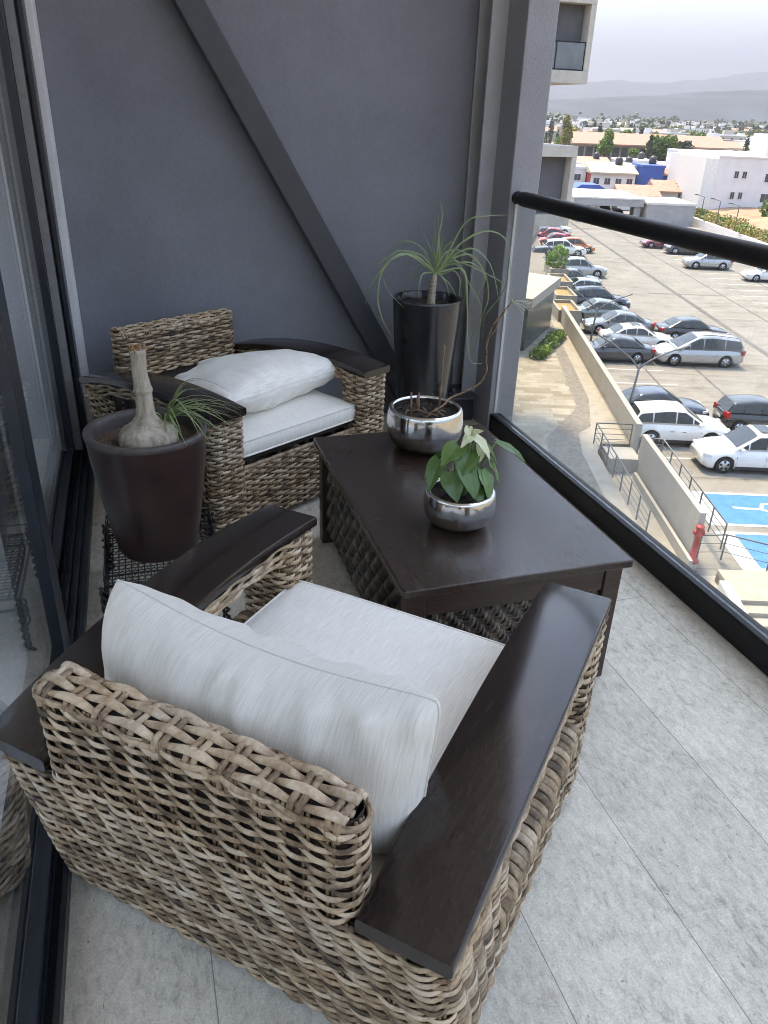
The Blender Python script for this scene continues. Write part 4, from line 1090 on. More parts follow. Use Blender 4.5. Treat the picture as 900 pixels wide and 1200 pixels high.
for i in range(9):
    f = i/8; t = 7.5+f*1.9; s = 42.9+f*4.6
    hh = .38+.25*rnd.random()
    tree('shrub', t+.35, s-.25, 1, [(0,0,hh*.5,.5,.45,hh*.55),(.15,.2,hh*.7,.35,.3,hh*.4)], 300, .09, 'crown_bright' if i % 3 else 'crown_green', 'leafy green shrub in the bed below the dark glazed wall', 300+i, False, ZW, 'shrubs below the glazed wall', 'shrub')
tree('shrub', 13.3, 69, 2, [(0,0,1.3,.9,1.2,.9),(.3,.5,1.8,.6,.6,.6)], 420, .2, 'crown_bright', 'bright green bush growing in the farthest planter box', 340, False, ZW, None, 'shrub')

# lamp posts ----------------------------------------------------------------------
def lamp(t, s, top, label):
    root = outempty('street_lamp', (t,s,ZL)); tag(root, label, 'street lamp', 'twin-arm lamps of the car park')
    h = top-ZL; mb = MB(); mb.tube([(0,0,0),(0,0,h*.5),(.12,0,h)], [.075,.06,.05], 10); mb.build('pole', M['greysteel'], root)
    for sx, dz in ((-1, 1.0), (1, .75)):
        a = MB(); a.tube(catmull([(.1,0,h-.25),(.1+sx*.45,0,h+dz*.25),(.1+sx*1.55,0,h+dz)], 6), .038, 8); ao = a.build('arm', M['greysteel'], root)
        l_ = MB(); l_.obox((.1+sx*1.75,0,h+dz*1.08), (.28,0,.28*dz*.55*sx), (0,.09,0), (0,0,.035)); l_.build('lamp_head', M['greysteel'], ao, bevel=.02)
lamp(10.75, 34.2, -8.1, 'nearest twin-arm lamp post rising behind the parapet wall')
lamp(12.35, 49.6, -8.95, 'second twin-arm lamp post among the dark parked cars')
lamp(13.2, 66.5, -8.6, 'third twin-arm lamp post beside the grey parked car')
# ------------------------------------------------------------------ cars
def interp(pts, x):
    if x <= pts[0][0]: return pts[0][1]
    for (a, b), (c, d) in zip(pts, pts[1:]):
        if x <= c: return b+(d-b)*(x-a)/(c-a) if c > a else d
    return pts[-1][1]
# profile: length, width, wheelbase offset of front/rear axle, wheel radius, lower-body top line, cabin line (base front, roof front .. roof rear, base rear)
KIND = {
 'sedan': dict(L=4.65, W=1.78, ax=(1.36,-1.30), R=.32, hood=[(-2.33,.78),(-2.2,.93),(-1.5,.97),(0,.95),(.9,.92),(1.7,.84),(2.15,.74),(2.33,.58)], cab=[(-1.75,.96),(-1.05,1.36),(-.3,1.46),(.15,1.44),(1.05,.92)], pil=(-.95,-.28,.45)),
 'suv': dict(L=4.55, W=1.84, ax=(1.36,-1.30), R=.36, hood=[(-2.27,.85),(-2.2,1.06),(-1.5,1.09),(0,1.07),(.95,1.06),(1.7,.99),(2.12,.88),(2.27,.70)], cab=[(-2.18,1.08),(-1.85,1.56),(-.6,1.69),(.1,1.66),(1.05,1.06)], pil=(-1.30,-.28,.48)),
 'hatch': dict(L=3.85, W=1.70, ax=(1.18,-1.18), R=.31, hood=[(-1.92,.80),(-1.86,1.0),(-1.2,1.0),(0,.97),(.85,.94),(1.45,.86),(1.8,.74),(1.92,.58)], cab=[(-1.84,1.0),(-1.55,1.42),(-.5,1.53),(.1,1.50),(1.0,.94)], pil=(-1.1,-.28,.42)),
 'minivan': dict(L=5.10, W=1.98, ax=(1.55,-1.48), R=.35, hood=[(-2.55,.85),(-2.48,1.06),(-1.5,1.08),(0,1.06),(1.15,1.04),(1.9,.95),(2.38,.80),(2.55,.62)], cab=[(-2.50,1.08),(-2.15,1.66),(-.6,1.80),(.25,1.74),(1.55,1.03)], pil=(-1.30,-.05,.75)),
}
def make_car(kind, paintmat, name, rails=False, sunroof=False, darktrim=False, roofmat=None):
    k = KIND[kind]; Ln, Wd, R = k['L'], k['W'], k['R']; hw = Wd/2
    root = outempty(name, (0,0,0))
    # lower body
    xs = sorted(set([round(v_, 4) for v_ in list(np.linspace(-Ln/2, Ln/2, 31))+[a+R*1.16*cos(q) for a in k['ax'] for q in np.linspace(0, pi, 11)]]))
    vs = []; NB = 10
    for x in xs:
        e = abs(2*x/Ln); w = hw*(1-.13*e**5-.05*e**14); zt = interp(k['hood'], x)
        zb = .20+.14*max(0, (e-.86)/.14)
        arch = 0
        for a in k['ax']:
            d2 = (R*1.16)**2-(x-a)**2
            if d2 > 0: arch = max(arch, R+sqrt(d2))
        zs_ = max(zb, arch)
        mid = max(zs_+.02, zt*.62)
        prof = [(0, zt+.025), (w*.55, zt+.015), (w*.82, zt-.02), (w*.93, zt-.07 if zt-.07 > mid+.03 else mid+.05), (w*.995, mid+.02 if mid+.02 < zt-.05 else zt-.06), (w, max(zs_, mid-.14)), (w*.985, max(zs_, zb+.08)), (w*.95, zs_), (w*.78, zs_), (0, zb)]
        vs += [(x, y, z) for y, z in prof]
        vs += [(x, -y, z) for y, z in prof[1:-1]][::-1]
    M_ = 2*NB-2; fs = []
    for i in range(len(xs)-1):
        for j in range(M_): fs.append((i*M_+j, i*M_+(j+1) % M_, (i+1)*M_+(j+1) % M_, (i+1)*M_+j))
    fs.append(tuple(range(M_))); fs.append(tuple((len(xs)-1)*M_+j for j in range(M_))[::-1])
    mb = MB(); mb.add(vs, fs, 0, .5, True); bo = mb.build('body', paintmat, root)
    # cabin
    cab = k['cab']; zr = max(z for _, z in cab); xb0, xb1 = cab[0][0], cab[-1][0]
    belt = lambda x: interp(k['hood'], x)-.035
    wb, wr = hw*.93, hw*.74
    def hwid(x, z):
        b = belt(x); return wb-(wb-wr)*max(0, min(1, (z-b)/(zr-b)))
    xs2 = list(np.linspace(xb0, xb1, 33)); vs = []; 
    for x in xs2:
        z = max(interp(cab, x), belt(x)+.005); b = belt(x); w = hwid(x, z); w2 = hwid(x, b)
        cr = .03*min(1, (z-b)*4)
        half = [(0, z+cr), (w*.6, z+cr*.7), (w*.90, z-.01 if z-b > .05 else z), (w, max(b, z-.05)), ((w+w2)/2, max(b, (z-.05+b)/2)), (w2, b)]
        vs += [(x, y, q) for y, q in half]+[(x, -y, q) for y, q in half[1:]][::-1]
    M2 = 11; fs = [(i*M2+j, i*M2+(j+1) % M2, (i+1)*M2+(j+1) % M2, (i+1)*M2+j) for i in range(32) for j in range(M2)]
    mb = MB(); mb.add(vs, fs, 0, .5, True); mb.build('cabin', roofmat or paintmat, root)
    # side windows
    x_lo = cab[0][0]+.16; x_hi = cab[-1][0]-.10; cuts = [x_lo]+[c for c in k['pil']]+[x_hi]
    cuts = [c for c in cuts if c >= x_lo]
    for sgn in (-1, 1):
        for a, c in zip(cuts, cuts[1:]):
            a2, c2 = a+.03, c-.03; n = 6
            up_ = [(a2+(c2-a2)*i/n) for i in range(n+1)]
            top = [(x, max(belt(x)+.05, interp(cab, x)-.10)) for x in up_]; bot = [(x, belt(x)+.055) for x in up_]
            vv = [(x, sgn*(hwid(x, z)+.006), z) for x, z in bot]+[(x, sgn*(hwid(x, z)+.006), z) for x, z in top]
            mb = MB(); mb.add(vv, [(i, i+1, n+2+i, n+1+i) for i in range(n) if top[i][1] > bot[i][1]-.01 or top[i+1][1] > bot[i+1][1]])
            mb.build('window', M['carglass'], root, fix=False)
    def screen(nm, p0, p1):
        (xa, za), (xc, zc) = p0, p1; vv = []; n = 6
        for i in range(n+1):
            f = .08+.84*i/n; x = xa+(xc-xa)*f; z = za+(zc-za)*f
            z = interp(cab, x); w = hwid(x, z)*.90; nx = (zc-za); nzv = -(xc-xa); q = sqrt(nx*nx+nzv*nzv); nx, nzv = nx/q, nzv/q
            if nzv < 0: nx, nzv = -nx, -nzv
            for y, cr in ((-w, .0), (-w*.5, .7), (0, 1), (w*.5, .7), (w, 0)): vv.append((x+nx*.012, y, z+.008+.03*cr+nzv*.012))
        mb = MB(); mb.add(vv, [(i*5+j, i*5+j+1, i*5+j+6, i*5+j+5) for i in range(n) for j in range(4)], 0, .5, True); mb.build(nm, M['carglass'], root, fix=False)
    screen('windshield', cab[-1], cab[-2]); screen('rear_window', cab[0], cab[1])
    if sunroof:
        mb = MB(); mb.box(-.55, .0, -.42, .42, zr+.012, zr+.03); mb.build('sunroof', M['carglass'], root)
    if rails:
        for sgn in (-1, 1):
            mb = MB(); mb.tube([(x, sgn*wr*.88, interp(cab, x)+.05) for x in np.linspace(cab[1][0]+.1, cab[-2][0]-.1, 8)], .022, 6); mb.build('roof_rail', M['trim'], root)
    # wheels
    for a in k['ax']:
        for sgn in (-1, 1):
            y0 = sgn*(hw-.20); y1 = sgn*(hw-.005)
            w_ = empty('wheel', (a, 0, R)); w_.parent = root
            mb = MB(); mb.tube([(0,y0,0),(0,y0+sgn*.02,0),(0,y1-sgn*.02,0),(0,y1,0)], [R*.93,R,R,R*.93], 24); mb.build('tyre', M['tyre'], w_)
            mb = MB(); mb.tube([(0,y1-sgn*.02,0),(0,y1+sgn*.003,0)], [R*.66,R*.64], 20)
            mb.build('rim', M['rim'], w_)
            mb = MB()
            for i in range(5):
                q = 2*pi*i/5+.3; mb.extrude([(R*.16*cos(q), y1+sgn*.004, R*.16*sin(q)), (R*.56*cos(q-.32), y1+sgn*.004, R*.56*sin(q-.32)), (R*.60*cos(q), y1+sgn*.004, R*.60*sin(q)), (R*.56*cos(q+.32), y1+sgn*.004, R*.56*sin(q+.32))], (0, sgn*.003, 0))
            mb.build('spoke_gap', M['tyre'], w_)
    # lights, grille, bumpers, mirrors, plates
    zf = interp(k['hood'], Ln/2-.22)
    for sgn in (-1, 1):
        mb = MB(); mb.obox((Ln/2-.20, sgn*hw*.72, zf-.13), (.16, sgn*-.07, .01), (.03, .16, 0), (.0, 0, .065)); mb.build('headlight', M['lampclear'], root, bevel=.02)
        zb_ = interp(k['hood'], -Ln/2+.12)
        mb = MB(); mb.obox((-Ln/2+.12, sgn*hw*.76, zb_-.14), (.10, 0, 0), (-.03, .15, 0), (0, 0, .09 if kind == 'sedan' else .15)); mb.build('taillight', M['lampred'], root, bevel=.02)
        mb = MB(); mb.obox((cab[-1][0]-.28, sgn*(hw+.06), belt(.8)+.06), (.06,0,0), (0,.10,0), (0,0,.065)); mb.build('side_mirror', paintmat, root, bevel=.025)
        for xh in (k['pil'][1]-.42+.30, k['pil'][2]-.25-.1):
            mb = MB(); mb.box(xh-.09, xh+.09, sgn*hw*.985-.012, sgn*hw*.985+.018, zf*.80, zf*.80+.025); mb.build('door_handle', paintmat if not darktrim else M['trim'], root)
        # door shut lines
        for xl in (k['pil'][1]-.02, k['pil'][2]+.42, k['pil'][0]+.12):
            mb = MB(); mb.box(xl-.006, xl+.006, sgn*hw*.97-.02, sgn*hw*.985+.012, .36, zf*.86); mb.build('door_seam', M['trim'], root)
        mb = MB(); mb.box(k['ax'][1]+R*1.2, k['ax'][0]-R*1.2, sgn*(hw*.975)-.03, sgn*(hw*.975)+.022, .20, .34 if kind in ('suv','hatch') else .27); mb.build('sill', M['trim'], root)
    mb = MB(); mb.box(Ln/2-.12, Ln/2-.01, -hw*.48, hw*.48, .40, zf-.16); mb.build('grille', M['trim'], root, bevel=.02)
    mb = MB(); mb.box(-Ln/2-.008, -Ln/2+.1, -hw*.7, hw*.7, .28, .42); mb.build('rear_bumper', M['trim'] if kind != 'sedan' else paintmat, root, bevel=.02)
    mb = MB(); mb.box(-Ln/2-.015, -Ln/2+.05, -.24, .24, .58, .71); mb.build('number_plate', M['plate'], root)
    mb = MB(); mb.box(-Ln/2+.25, Ln/2-.25, -hw*.80, hw*.80, .16, .55); mb.build('underbody', M['trim'], root)
    return root
PAINT = {n: paint(n+'_car_paint', c, m_) for n, c, m_ in (('silver',(.40,.41,.42),.5),('white',(.74,.74,.73),0),('black',(.012,.013,.015),0),('charcoal',(.055,.058,.068),.4),('grey',(.16,.17,.18),.5),('greengrey',(.20,.23,.22),.5),('bluegrey',(.22,.30,.38),.5),('red',(.38,.02,.025),0),('maroon',(.17,.02,.03),.2),('orange',(.50,.14,.03),0),('navy',(.02,.03,.055),.2))}
# (kind, paint, t, s, nose: +1 right / -1 left, options, label)
CARS = [
 ('minivan','silver',18.05,46.65,-1,dict(rails=True),'silver minivan sticking into the aisle behind the tail of the dark grey sedan'),
 ('sedan','charcoal',13.05,46.75,-1,{},'dark grey sedan whose red tail lamp touches the silver minivan'),
 ('sedan','white',15.3,49.8,1,dict(sunroof=True),'white sedan with dark roof glass just beyond the dark grey sedan'),
 ('sedan','black',19.6,52.3,1,{},'black car mostly hidden behind the roof of the silver minivan'),
 ('sedan','grey',14.9,53.4,-1,{},'grey sedan parked two bays beyond the dark grey sedan'),
 ('sedan','greengrey',14.3,57.2,-1,{},'pale green-grey sedan parked beside the black sport utility car'),
 ('suv','navy',15.2,60.6,1,dict(rails=True),'black sport utility car with a red tail lamp near the planter boxes'),
 ('hatch','silver',12.9+1.6,64.9,-1,{},'small silver car partly hidden behind the black sport utility car'),
 ('sedan','grey',15.0,69.6,1,{},'grey sedan in the far row just before the silver estate'),
 ('suv','silver',16.6,74.4,1,{},'silver car with its nose to the aisle in the far left row'),
 ('sedan','bluegrey',15.3,77.2,1,{},'pale blue-grey sedan next to the silver car in the far left row'),
 ('hatch','charcoal',14.9,81.6,1,{},'dark car left of the white sport utility car in the far row'),
 ('suv','white',17.1,86.0,1,{},'white sport utility car in front of the small orange car'),
 ('hatch','orange',19.0,89.0,1,{},'small orange car beyond the white sport utility car'),
 ('sedan','red',17.2,92.6,-1,{},'bright red sedan, nearer of the two red cars in the left row'),
 ('sedan','red',17.4,97.2,-1,{},'red sedan, farther of the two red cars in the left row'),
 ('suv','white',18.7,102.6,1,{},'white car at the far end of the left row beyond the red cars'),
 ('sedan','charcoal',18.5,107.5,1,{},'dark car at the far end of the left row beside the boundary wall'),
 ('suv','white',12.75,33.55,1,dict(darktrim=True),'white crossover parked nose out beside the end of the parapet wall'),
 ('sedan','navy',12.8,36.5,1,{},'dark sedan tucked behind the white crossover'),
 ('hatch','black',17.35,35.5,1,{},'black hatchback with a round red tail lamp facing away to the right'),
 ('suv','white',15.1,30.8,-1,dict(sunroof=True,rails=True),'white sport utility car with a sunroof parked beside the blue bays'),
 ('sedan','maroon',29.9,94.6,-1,{},'dark red sedan in the right row, the farthest one'),
 ('suv','charcoal',31.4,90.6,-1,{},'dark sport utility car in the right row beside the dark red sedan'),
 ('suv','silver',30.6,81.4,-1,dict(rails=True),'silver sport utility car alone in the right row'),
 ('sedan','white',34.3,75.6,-1,{},'white sedan at the right edge of the car park'),
 ('sedan','black',35.4,71.2,-1,{},'black sedan at the right edge of the car park next to a white one'),
]
cache = {}
for kind, pc, t, s, nose, opt, lb in CARS:
    key = (kind, pc, tuple(sorted(opt)))
    c_ = copy_tree(cache[key]) if key in cache else make_car(kind, PAINT[pc], 'parked_car', **opt)
    cache.setdefault(key, c_)
    out(c_, lb, 'car', 'cars parked in the car park', loc=(t, s, ZL+.006), rz=0 if nose > 0 else pi)

# ------------------------------------------------------------------ buildings
def win_mat(): return simple('dark_window_glass', (.05,.06,.07), .15, var=.4, scale=1)
M['win'] = win_mat()
M['bwhite'] = simple('white_house_render', (.62,.62,.62), .85, var=.07, scale=.6)
M['terracotta'] = simple('terracotta_roof_tiles', (.34,.20,.15), .85, var=.25, scale=2.5)
M['beigeroof'] = simple('beige_roof_tiles', (.40,.36,.28), .85, var=.15, scale=2)
M['bluewall'] = simple('blue_painted_wall', (.035,.10,.34), .7, var=.08)
M['redwall'] = simple('red_painted_wall', (.35,.05,.04), .8)
M['tank'] = simple('black_water_tank', (.03,.03,.032), .5)
M['greyconc'] = simple('grey_concrete', (.30,.30,.30), .85, var=.12, scale=1)
# the neighbouring wing of the same tower, with box balconies (world axes)
root = empty('tower_wing', (15.7,30,0)); tag(root, 'grey tower wing with projecting concrete box balconies beyond the column', 'building')
mb = MB(); mb.box(-9, .0, .2, 14, ZL, 12); mb.build('wall', M['concrete'], root)
for zb in (2.72, -2.36, 7.8):
    mb = MB(); 
    mb.box(-1.6, 1.42, -.02, 3.2, zb, zb+.42); mb.box(-1.6, 1.42, -.02, 3.2, zb+2.55, zb+2.95); mb.box(1.2, 1.42, -.015, 3.2, zb+.425, zb+2.545)
    b_ = mb.build('balcony_frame', M['concrete'], root, bevel=.01)
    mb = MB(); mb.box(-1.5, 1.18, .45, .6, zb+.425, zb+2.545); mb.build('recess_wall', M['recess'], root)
    if zb > 0:
        for x0, x1 in ((-1.5, -.02), (.03, 1.17)):
            mb = MB(); mb.box(x0, x1, .05, .065, zb+.47, zb+1.32); g = mb.build('balustrade_glass', M['blueglass'], root)
            mb = MB(); mb.box(x0, x1, .04, .075, zb+1.325, zb+1.36); mb.box(x0, x1, .04, .075, zb+.43, zb+.465); mb.box(x1+.002, x1+.035, .04, .075, zb+.43, zb+1.36); mb.build('balustrade_frame', M['black'], root)
def windows(root, pts, w, h, y, depth=.06):
    for x, z in pts:
        mb = MB(); mb.box(x-w/2, x+w/2, y-depth, y+.002, z, z+h); f = mb.build('window', M['bwhite'], root)
        mb = MB(); mb.box(x-w/2+.08, x-.02, y-depth-.02, y-depth-.001, z+.08, z+h-.08); mb.box(x+.02, x+w/2-.08, y-depth-.02, y-depth-.001, z+.08, z+h-.08); mb.build('pane', M['win'], f)
# big white block on the right
root = outempty('apartment_block', (46.7,128,ZL)); tag(root, 'large white flat-roofed block with pairs of small dark windows at the right edge', 'building')
mb = MB(); mb.box(0, 30, 0, 26, -1, 8.5); mb.build('wall', M['bwhite'], root)
mb = MB(); mb.prism([(-.05,-.1),(30,-.1),(30,26),(-.05,26)], 8.505, 8.75); mb.build('parapet', M['white'], root)
mb = MB(); mb.prism([(-.02,-.004),(-1.0,2.5),(-1.0,20),(-.02,20)][::-1], .9, 8.3); mb.build('wing_wall', M['white'], root)
windows(root, [(3.0,5.7),(4.2,5.7),(3.0,2.8),(4.2,2.8)], .75, 1.1, 0); windows(root, [(8.0,5.3),(8.0,2.5),(12.5,5.3),(12.5,2.5)], 1.5, 1.3, 0)
mb = MB(); mb.box(7.8, 12, 3, 9, 8.76, 11.8); mb.build('stair_tower', M['bwhite'], root)
mb = MB(); mb.box(12, 15, 1, 2.5, 8.76, 10.2); mb.build('roof_tank', M['greyconc'], root)
# carport and grey box
root = outempty('carport', (24,118,ZL)); tag(root, 'pale concrete carport at the far end of the car park with cars under it', 'carport')
mb = MB(); mb.box(0, 9.9, 0, 14, 2.15, 3.05); mb.build('roof', M['greyconc'], root)
mb = MB(); mb.box(-.05, 9.95, -.06, 14.05, 3.055, 3.25); mb.build('roof_edge', M['white'], root)
for x in (.3, 8.7):
    for y in (.3, 13.2): mb = MB(); mb.box(x, x+.9, y, y+.5, 0, 2.145); mb.build('pillar', M['greyconc'], root)
root = outempty('utility_building', (34.2,117,ZL)); tag(root, 'low grey flat-roofed box building between the carport and the white block', 'building')
mb = MB(); mb.box(0, 6.6, 0, 9, 0, 2.6); mb.build('wall', M['greyconc'], root); mb = MB(); mb.box(-.1, 6.7, -.1, 9.1, 2.605, 2.9); mb.build('roof', M['white'], root)
for i, (t, s, pc) in enumerate(((26.3,121.5,'white'),(28.8,121,'silver'),(31.2,122.5,'white'),(27.6,127.5,'white'),(30.6,128,'grey'))):
    key = ('sedan', pc, ()); 
    c_ = copy_tree(cache[key]) if key in cache else make_car('sedan', PAINT[pc], 'parked_car'); cache.setdefault(key, c_)
    out(c_, ['white car in the shade under the carport, leftmost in front','silver car in the shade under the carport','white car under the carport next to its right pillar','white car at the back of the carport','grey car at the back of the carport'][i], 'car', 'cars under the carport', loc=(t, s, ZL+.006), rz=pi/2)
# houses
def house(t, s, w, d, h, wall, roofmat, label, pitched=True, rot=0, side=None, wins=3):
    root = outempty('house', (t,s,ZL-.2), rot); tag(root, label, 'house')
    mb = MB(); mb.box(-w/2, w/2, 0, d, 0, h); mb.build('wall', M[wall], root)
    if side: mb = MB(); mb.box(-w/2-.06, -w/2-.004, .3, d-.3, h*.45, h-.1); mb.build('side_wall', M[side], root)
    mb = MB()
    if pitched: mb.extrude([(-w/2-.3,-.7,h-.1),(-w/2-.3,-.7,h+.12),(-w/2-.3,d*.7,h+1.5),(-w/2-.3,d,h+.2),(-w/2-.3,d,h-.05)], (w+.6,0,0))
    else: mb.box(-w/2-.12, w/2+.12, -.12, d+.1, h+.004, h+.35)
    mb.build('roof', M[roofmat], root)
    if not pitched or w > 7:
        tk = MB(); tk.lathe([(0,0),(.62,0),(.66,.1),(.66,1.0),(.40,1.25),(.25,1.32),(.25,1.42),(0,1.44)], 14, (w*.22, d*.55, h+(.36 if not pitched else 1.1))); tk.build('water_tank', M['tank'], root)
    n = wins
    for z in ((1.1, h-1.9) if h > 4.6 else (1.1,)):
        pts = []
        for i in range(n): pts.append((-w/2+w*(i+.5)/n, z))
        windows(root, pts, min(1.3, w/max(n,1)*.6), 1.15, 0)
    return root
house(29.0,150,6.0,9,5.3,'bwhite','bwhite','plain white house left of the beige-roofed one',False,wins=2)
house(36.0,146.5,7.6,8,5.0,'bwhite','beigeroof','white house with a beige pitched roof and a red side wall',True,side='redwall',wins=4)
house(40.4,153,3.0,8,5.6,'bwhite','bwhite','narrow white flat-roofed house beside the blue house',False,wins=1)
bh = house(43.4,149,3.8,8,6.0,'bluewall','bluewall','blue house front with white strokes painted across it',False,wins=0)
mb = MB()
for a, b_ in (((.2,4.0),(1.4,2.2)),((-1.2,2.9),(-.9,3.2)),((-.9,3.2),(-.6,2.8)),((-.6,2.8),(-.3,3.15)),((-.3,3.15),(.0,2.9)),((-1.2,2.7),(-.2,2.65)),((-.1,4.3),(.2,4.0))): mb.bar((a[0],-.03,a[1]),(b_[0],-.03,b_[1]),.16,.05,up=(0,1,0))
mb.build('painted_mark', M['white'], bh)
house(47.6,149.5,4.2,8,4.9,'bluewall','terracotta','house with a blue front under an orange tiled roof',True,wins=2)
house(52.1,150,4.6,8,5.0,'bwhite','beigeroof','white house with a cream roof right of the orange one',True,wins=3)
house(57.2,152,5.0,8,5.4,'bwhite','bwhite','white flat-roofed house partly behind the large white block',False,wins=2)
house(38.5,137.5,6.4,5,2.2,'bwhite','terracotta','low white annex with a reddish roof in front of the row of houses',True,wins=0)
house(43.6,139.5,3.6,6,2.9,'bwhite','terracotta','low white garage with an orange roof before the blue house',True,wins=0)
mb = MB(); mb.extrude([(27.4,137,ZL+2.6),(33.4,137,ZL+2.6),(31.6,137,ZL+3.5),(28.8,137,ZL+3.5)], (0,5,0)); aw_ = out(mb.build('awning', M['bluewall']), 'blue pitched awning in front of the white houses', 'awning')
# long orange-roofed hall further back
root = outempty('long_hall', (57,292,ZL)); tag(root, 'long building with orange tiled roof and dark glazed front beyond the houses', 'building')
mb = MB(); mb.box(0, 50, 0, 14, 0, 5.4); mb.build('wall', M['greyconc'], root)
mb = MB(); mb.extrude([(-1,-1.5,5.3),(-1,-1.5,5.7),(-1,7,9.0),(-1,15,5.7),(-1,15,5.3)], (52,0,0)); mb.build('roof', M['terracotta'], root)
for i in range(16): mb = MB(); mb.box(1+3*i, 3.4+3*i, -.12, -.02, 1.0, 4.6); mb.build('window', M['win'], root)
for i in range(6): house([31,38.5,47,55,62,70][i], [168,176,172,181,170,186][i], [7,8,7,9,8,8][i], 9, [5.2,4.6,5.8,5,5.6,4.8][i], 'bwhite', ['bwhite','terracotta','bwhite','bwhite','beigeroof','terracotta'][i], ['white flat house behind the beige-roofed house','white house with orange roof in the second row','tall white flat house behind the blue house','wide white flat house in the second row','white house with beige roof in the second row','white house with orange roof behind the large white block'][i], i in (1,4,5), wins=3)

# retaining wall and bank on the right edge
mb = MB(); mb.prism([(41.6,60),(42.0,60),(42.1,134),(41.5,134)], ZL, ZL+.9); out(mb.build('retaining_wall', M['white']), 'low white retaining wall along the right side of the car park', 'wall')
M['earth'] = simple('orange_earth', (.29,.18,.115), .95, var=.3, scale=.4)
mb = MB(); mb.grid(lambda a, b: (42.15+a*22, 60+b*67.8, ZL+.6+1.2*sm(0,.4,a)+.35*nz(a*9, b*22)), 24, 40); out(mb.build('earth_bank', M['earth']), kind='structure')
rnd = random.Random(41)
for i in range(16):
    s = 88+i*2.7; tree('shrub', 43.0+rnd.uniform(-.4,.6), s, 2, [(0,0,.55,1.0+.5*rnd.random(),1.3,.6),(.4,.3,.9*rnd.random()+.3,.7,.7,.5)], 300, .17, ('crown_green','crown_olive','crown_olive')[i % 3], 'roadside shrub in the hedge above the white retaining wall', 500+i, False, ZL+.7, 'hedge shrubs above the retaining wall', 'shrub')
tree('bush', 51.5,116, 3, [(0,0,1.6,1.9,1.7,1.4),(.8,.2,2.1,1.0,1,1.0)], 420, .3, 'crown_green', 'round green bush on the orange earth in front of the white block', 530, False, ZL+1.2, None, 'bush')
for i, (t, s) in enumerate(((41.9,117.5),(42.2,112),(42.4,106))):
    root = outempty('floodlight_pole', (t,s,ZL+.9)); tag(root, ['slim floodlight pole on the retaining wall, farthest of three','slim floodlight pole on the retaining wall, middle of three','slim floodlight pole on the retaining wall, nearest of three'][i], 'pole', 'floodlight poles on the retaining wall')
    mb = MB(); mb.tube([(0,0,0),(0,0,2.9),(-.9,.2,3.15)], .06, 6); mb.build('pole', M['greysteel'], root); mb = MB(); mb.box(-1.3,-.85,.1,.35,3.1,3.25); mb.build('lamp_head', M['greysteel'], root)
mb = MB(); mb.extrude([(13.2,86,ZL),(13.2,86,-8.9),(13.2,86.0,-8.9),(13.2,86,ZL)][:2]+[(13.5,86,-8.9),(13.5,86,ZL)], (6.4,30,0)); out(mb.build('boundary_wall', M['wallc']), 'pale boundary wall at the far left end of the car park', 'wall')
# ------------------------------------------------------------------ named trees
tree('poplar_tree', 47.5,258, 12, [(0,0,5.5,1.7,1.5,3.2),(.4,0,9.0,1.5,1.3,3.0),(-.3,.2,12.0,1.0,1,2.0)], 1500, .42, 'crown_olive', 'tall slim yellow-green tree beside the tower wing', 601)
tree('broadleaf_tree', 66,285, 9, [(0,0,5,2.6,2.3,2.4),(.5,0,8,1.7,1.7,2.2),(-1,0,4,1.6,1.5,1.3)], 1400, .5, 'crown_bright', 'narrow bright green tree before the long orange-roofed hall', 602)
tree('broadleaf_tree', 84,283, 9, [(0,0,5,4.6,4,3.6),(2,0,6.6,3,3,2.4),(-2.4,0,6,2.8,2.6,2.6)], 2400, .6, 'crown_green', 'wide round green tree at the right end of the long hall', 603)
tree('broadleaf_tree', 93,292, 7, [(0,0,4,4,3,3),(1.5,0,5.4,2.5,2,2)], 1300, .6, 'crown_dark', 'dark green tree right of the wide round tree', 604)
tree('broadleaf_tree', 47.4,142.5, 5, [(0,0,2.7,2.6,2.2,1.7),(-1.5,-.2,2.3,1.6,1.5,1.2),(1.5,0,2.4,1.7,1.5,1.3),(.2,0,3.7,1.7,1.5,1.0)], 2600, .26, 'crown_bright', 'bushy bright green tree in front of the orange-roofed house', 605, r=.12)
tree('cypress_tree', 78,276, 8, [(0,0,4.5,.8,.8,4.2),(0,0,8,.5,.5,2.0)], 500, .4, 'crown_dark', 'thin dark cypress between the bright tree and the wide round tree', 606)
tree('palm_tree', 74,279, 4, [(0,0,4,1.8,1.8,.9)], 300, .5, 'crown_green', 'short palm-like tree before the dark front of the long hall', 607)
# ------------------------------------------------------------------ town
rnd = random.Random(99)
protos = []
for w, d, h, wl, rf, pit in ((9,9,6,'bwhite','bwhite',0),(10,9,5.2,'bwhite','terracotta',1),(8,10,7,'bwhite','greyconc',0),(12,9,4.6,'cream','beigeroof',0),(9,8,5.6,'bwhite','beigeroof',1),(14,10,8,'wallc','bwhite',0)):
    mb = MB(); mb.box(-w/2,w/2,0,d,-1,h,0)
    if pit: mb.extrude([(-w/2-.3,-.6,h-.1),(-w/2-.3,d/2,h+1.9),(-w/2-.3,d+.4,h-.1)], (w+.6,0,0), 1)
    else: mb.box(-w/2-.1,w/2+.1,-.1,d+.1,h+.01,h+.5,1); mb.box(-w/4,w/8,d*.3,d*.6,h+.51,h+2.2,0)
    for q in range(3):
        for z in (1.2, h-2):
            x = -w/2+w*(q+.5)/3; mb.box(x-.6,x+.6,-.05,-.01,z,z+1.2,2)
    protos.append(mb.mesh('town_house', [M[wl], M[rf], M['win']]))
tp_ = []
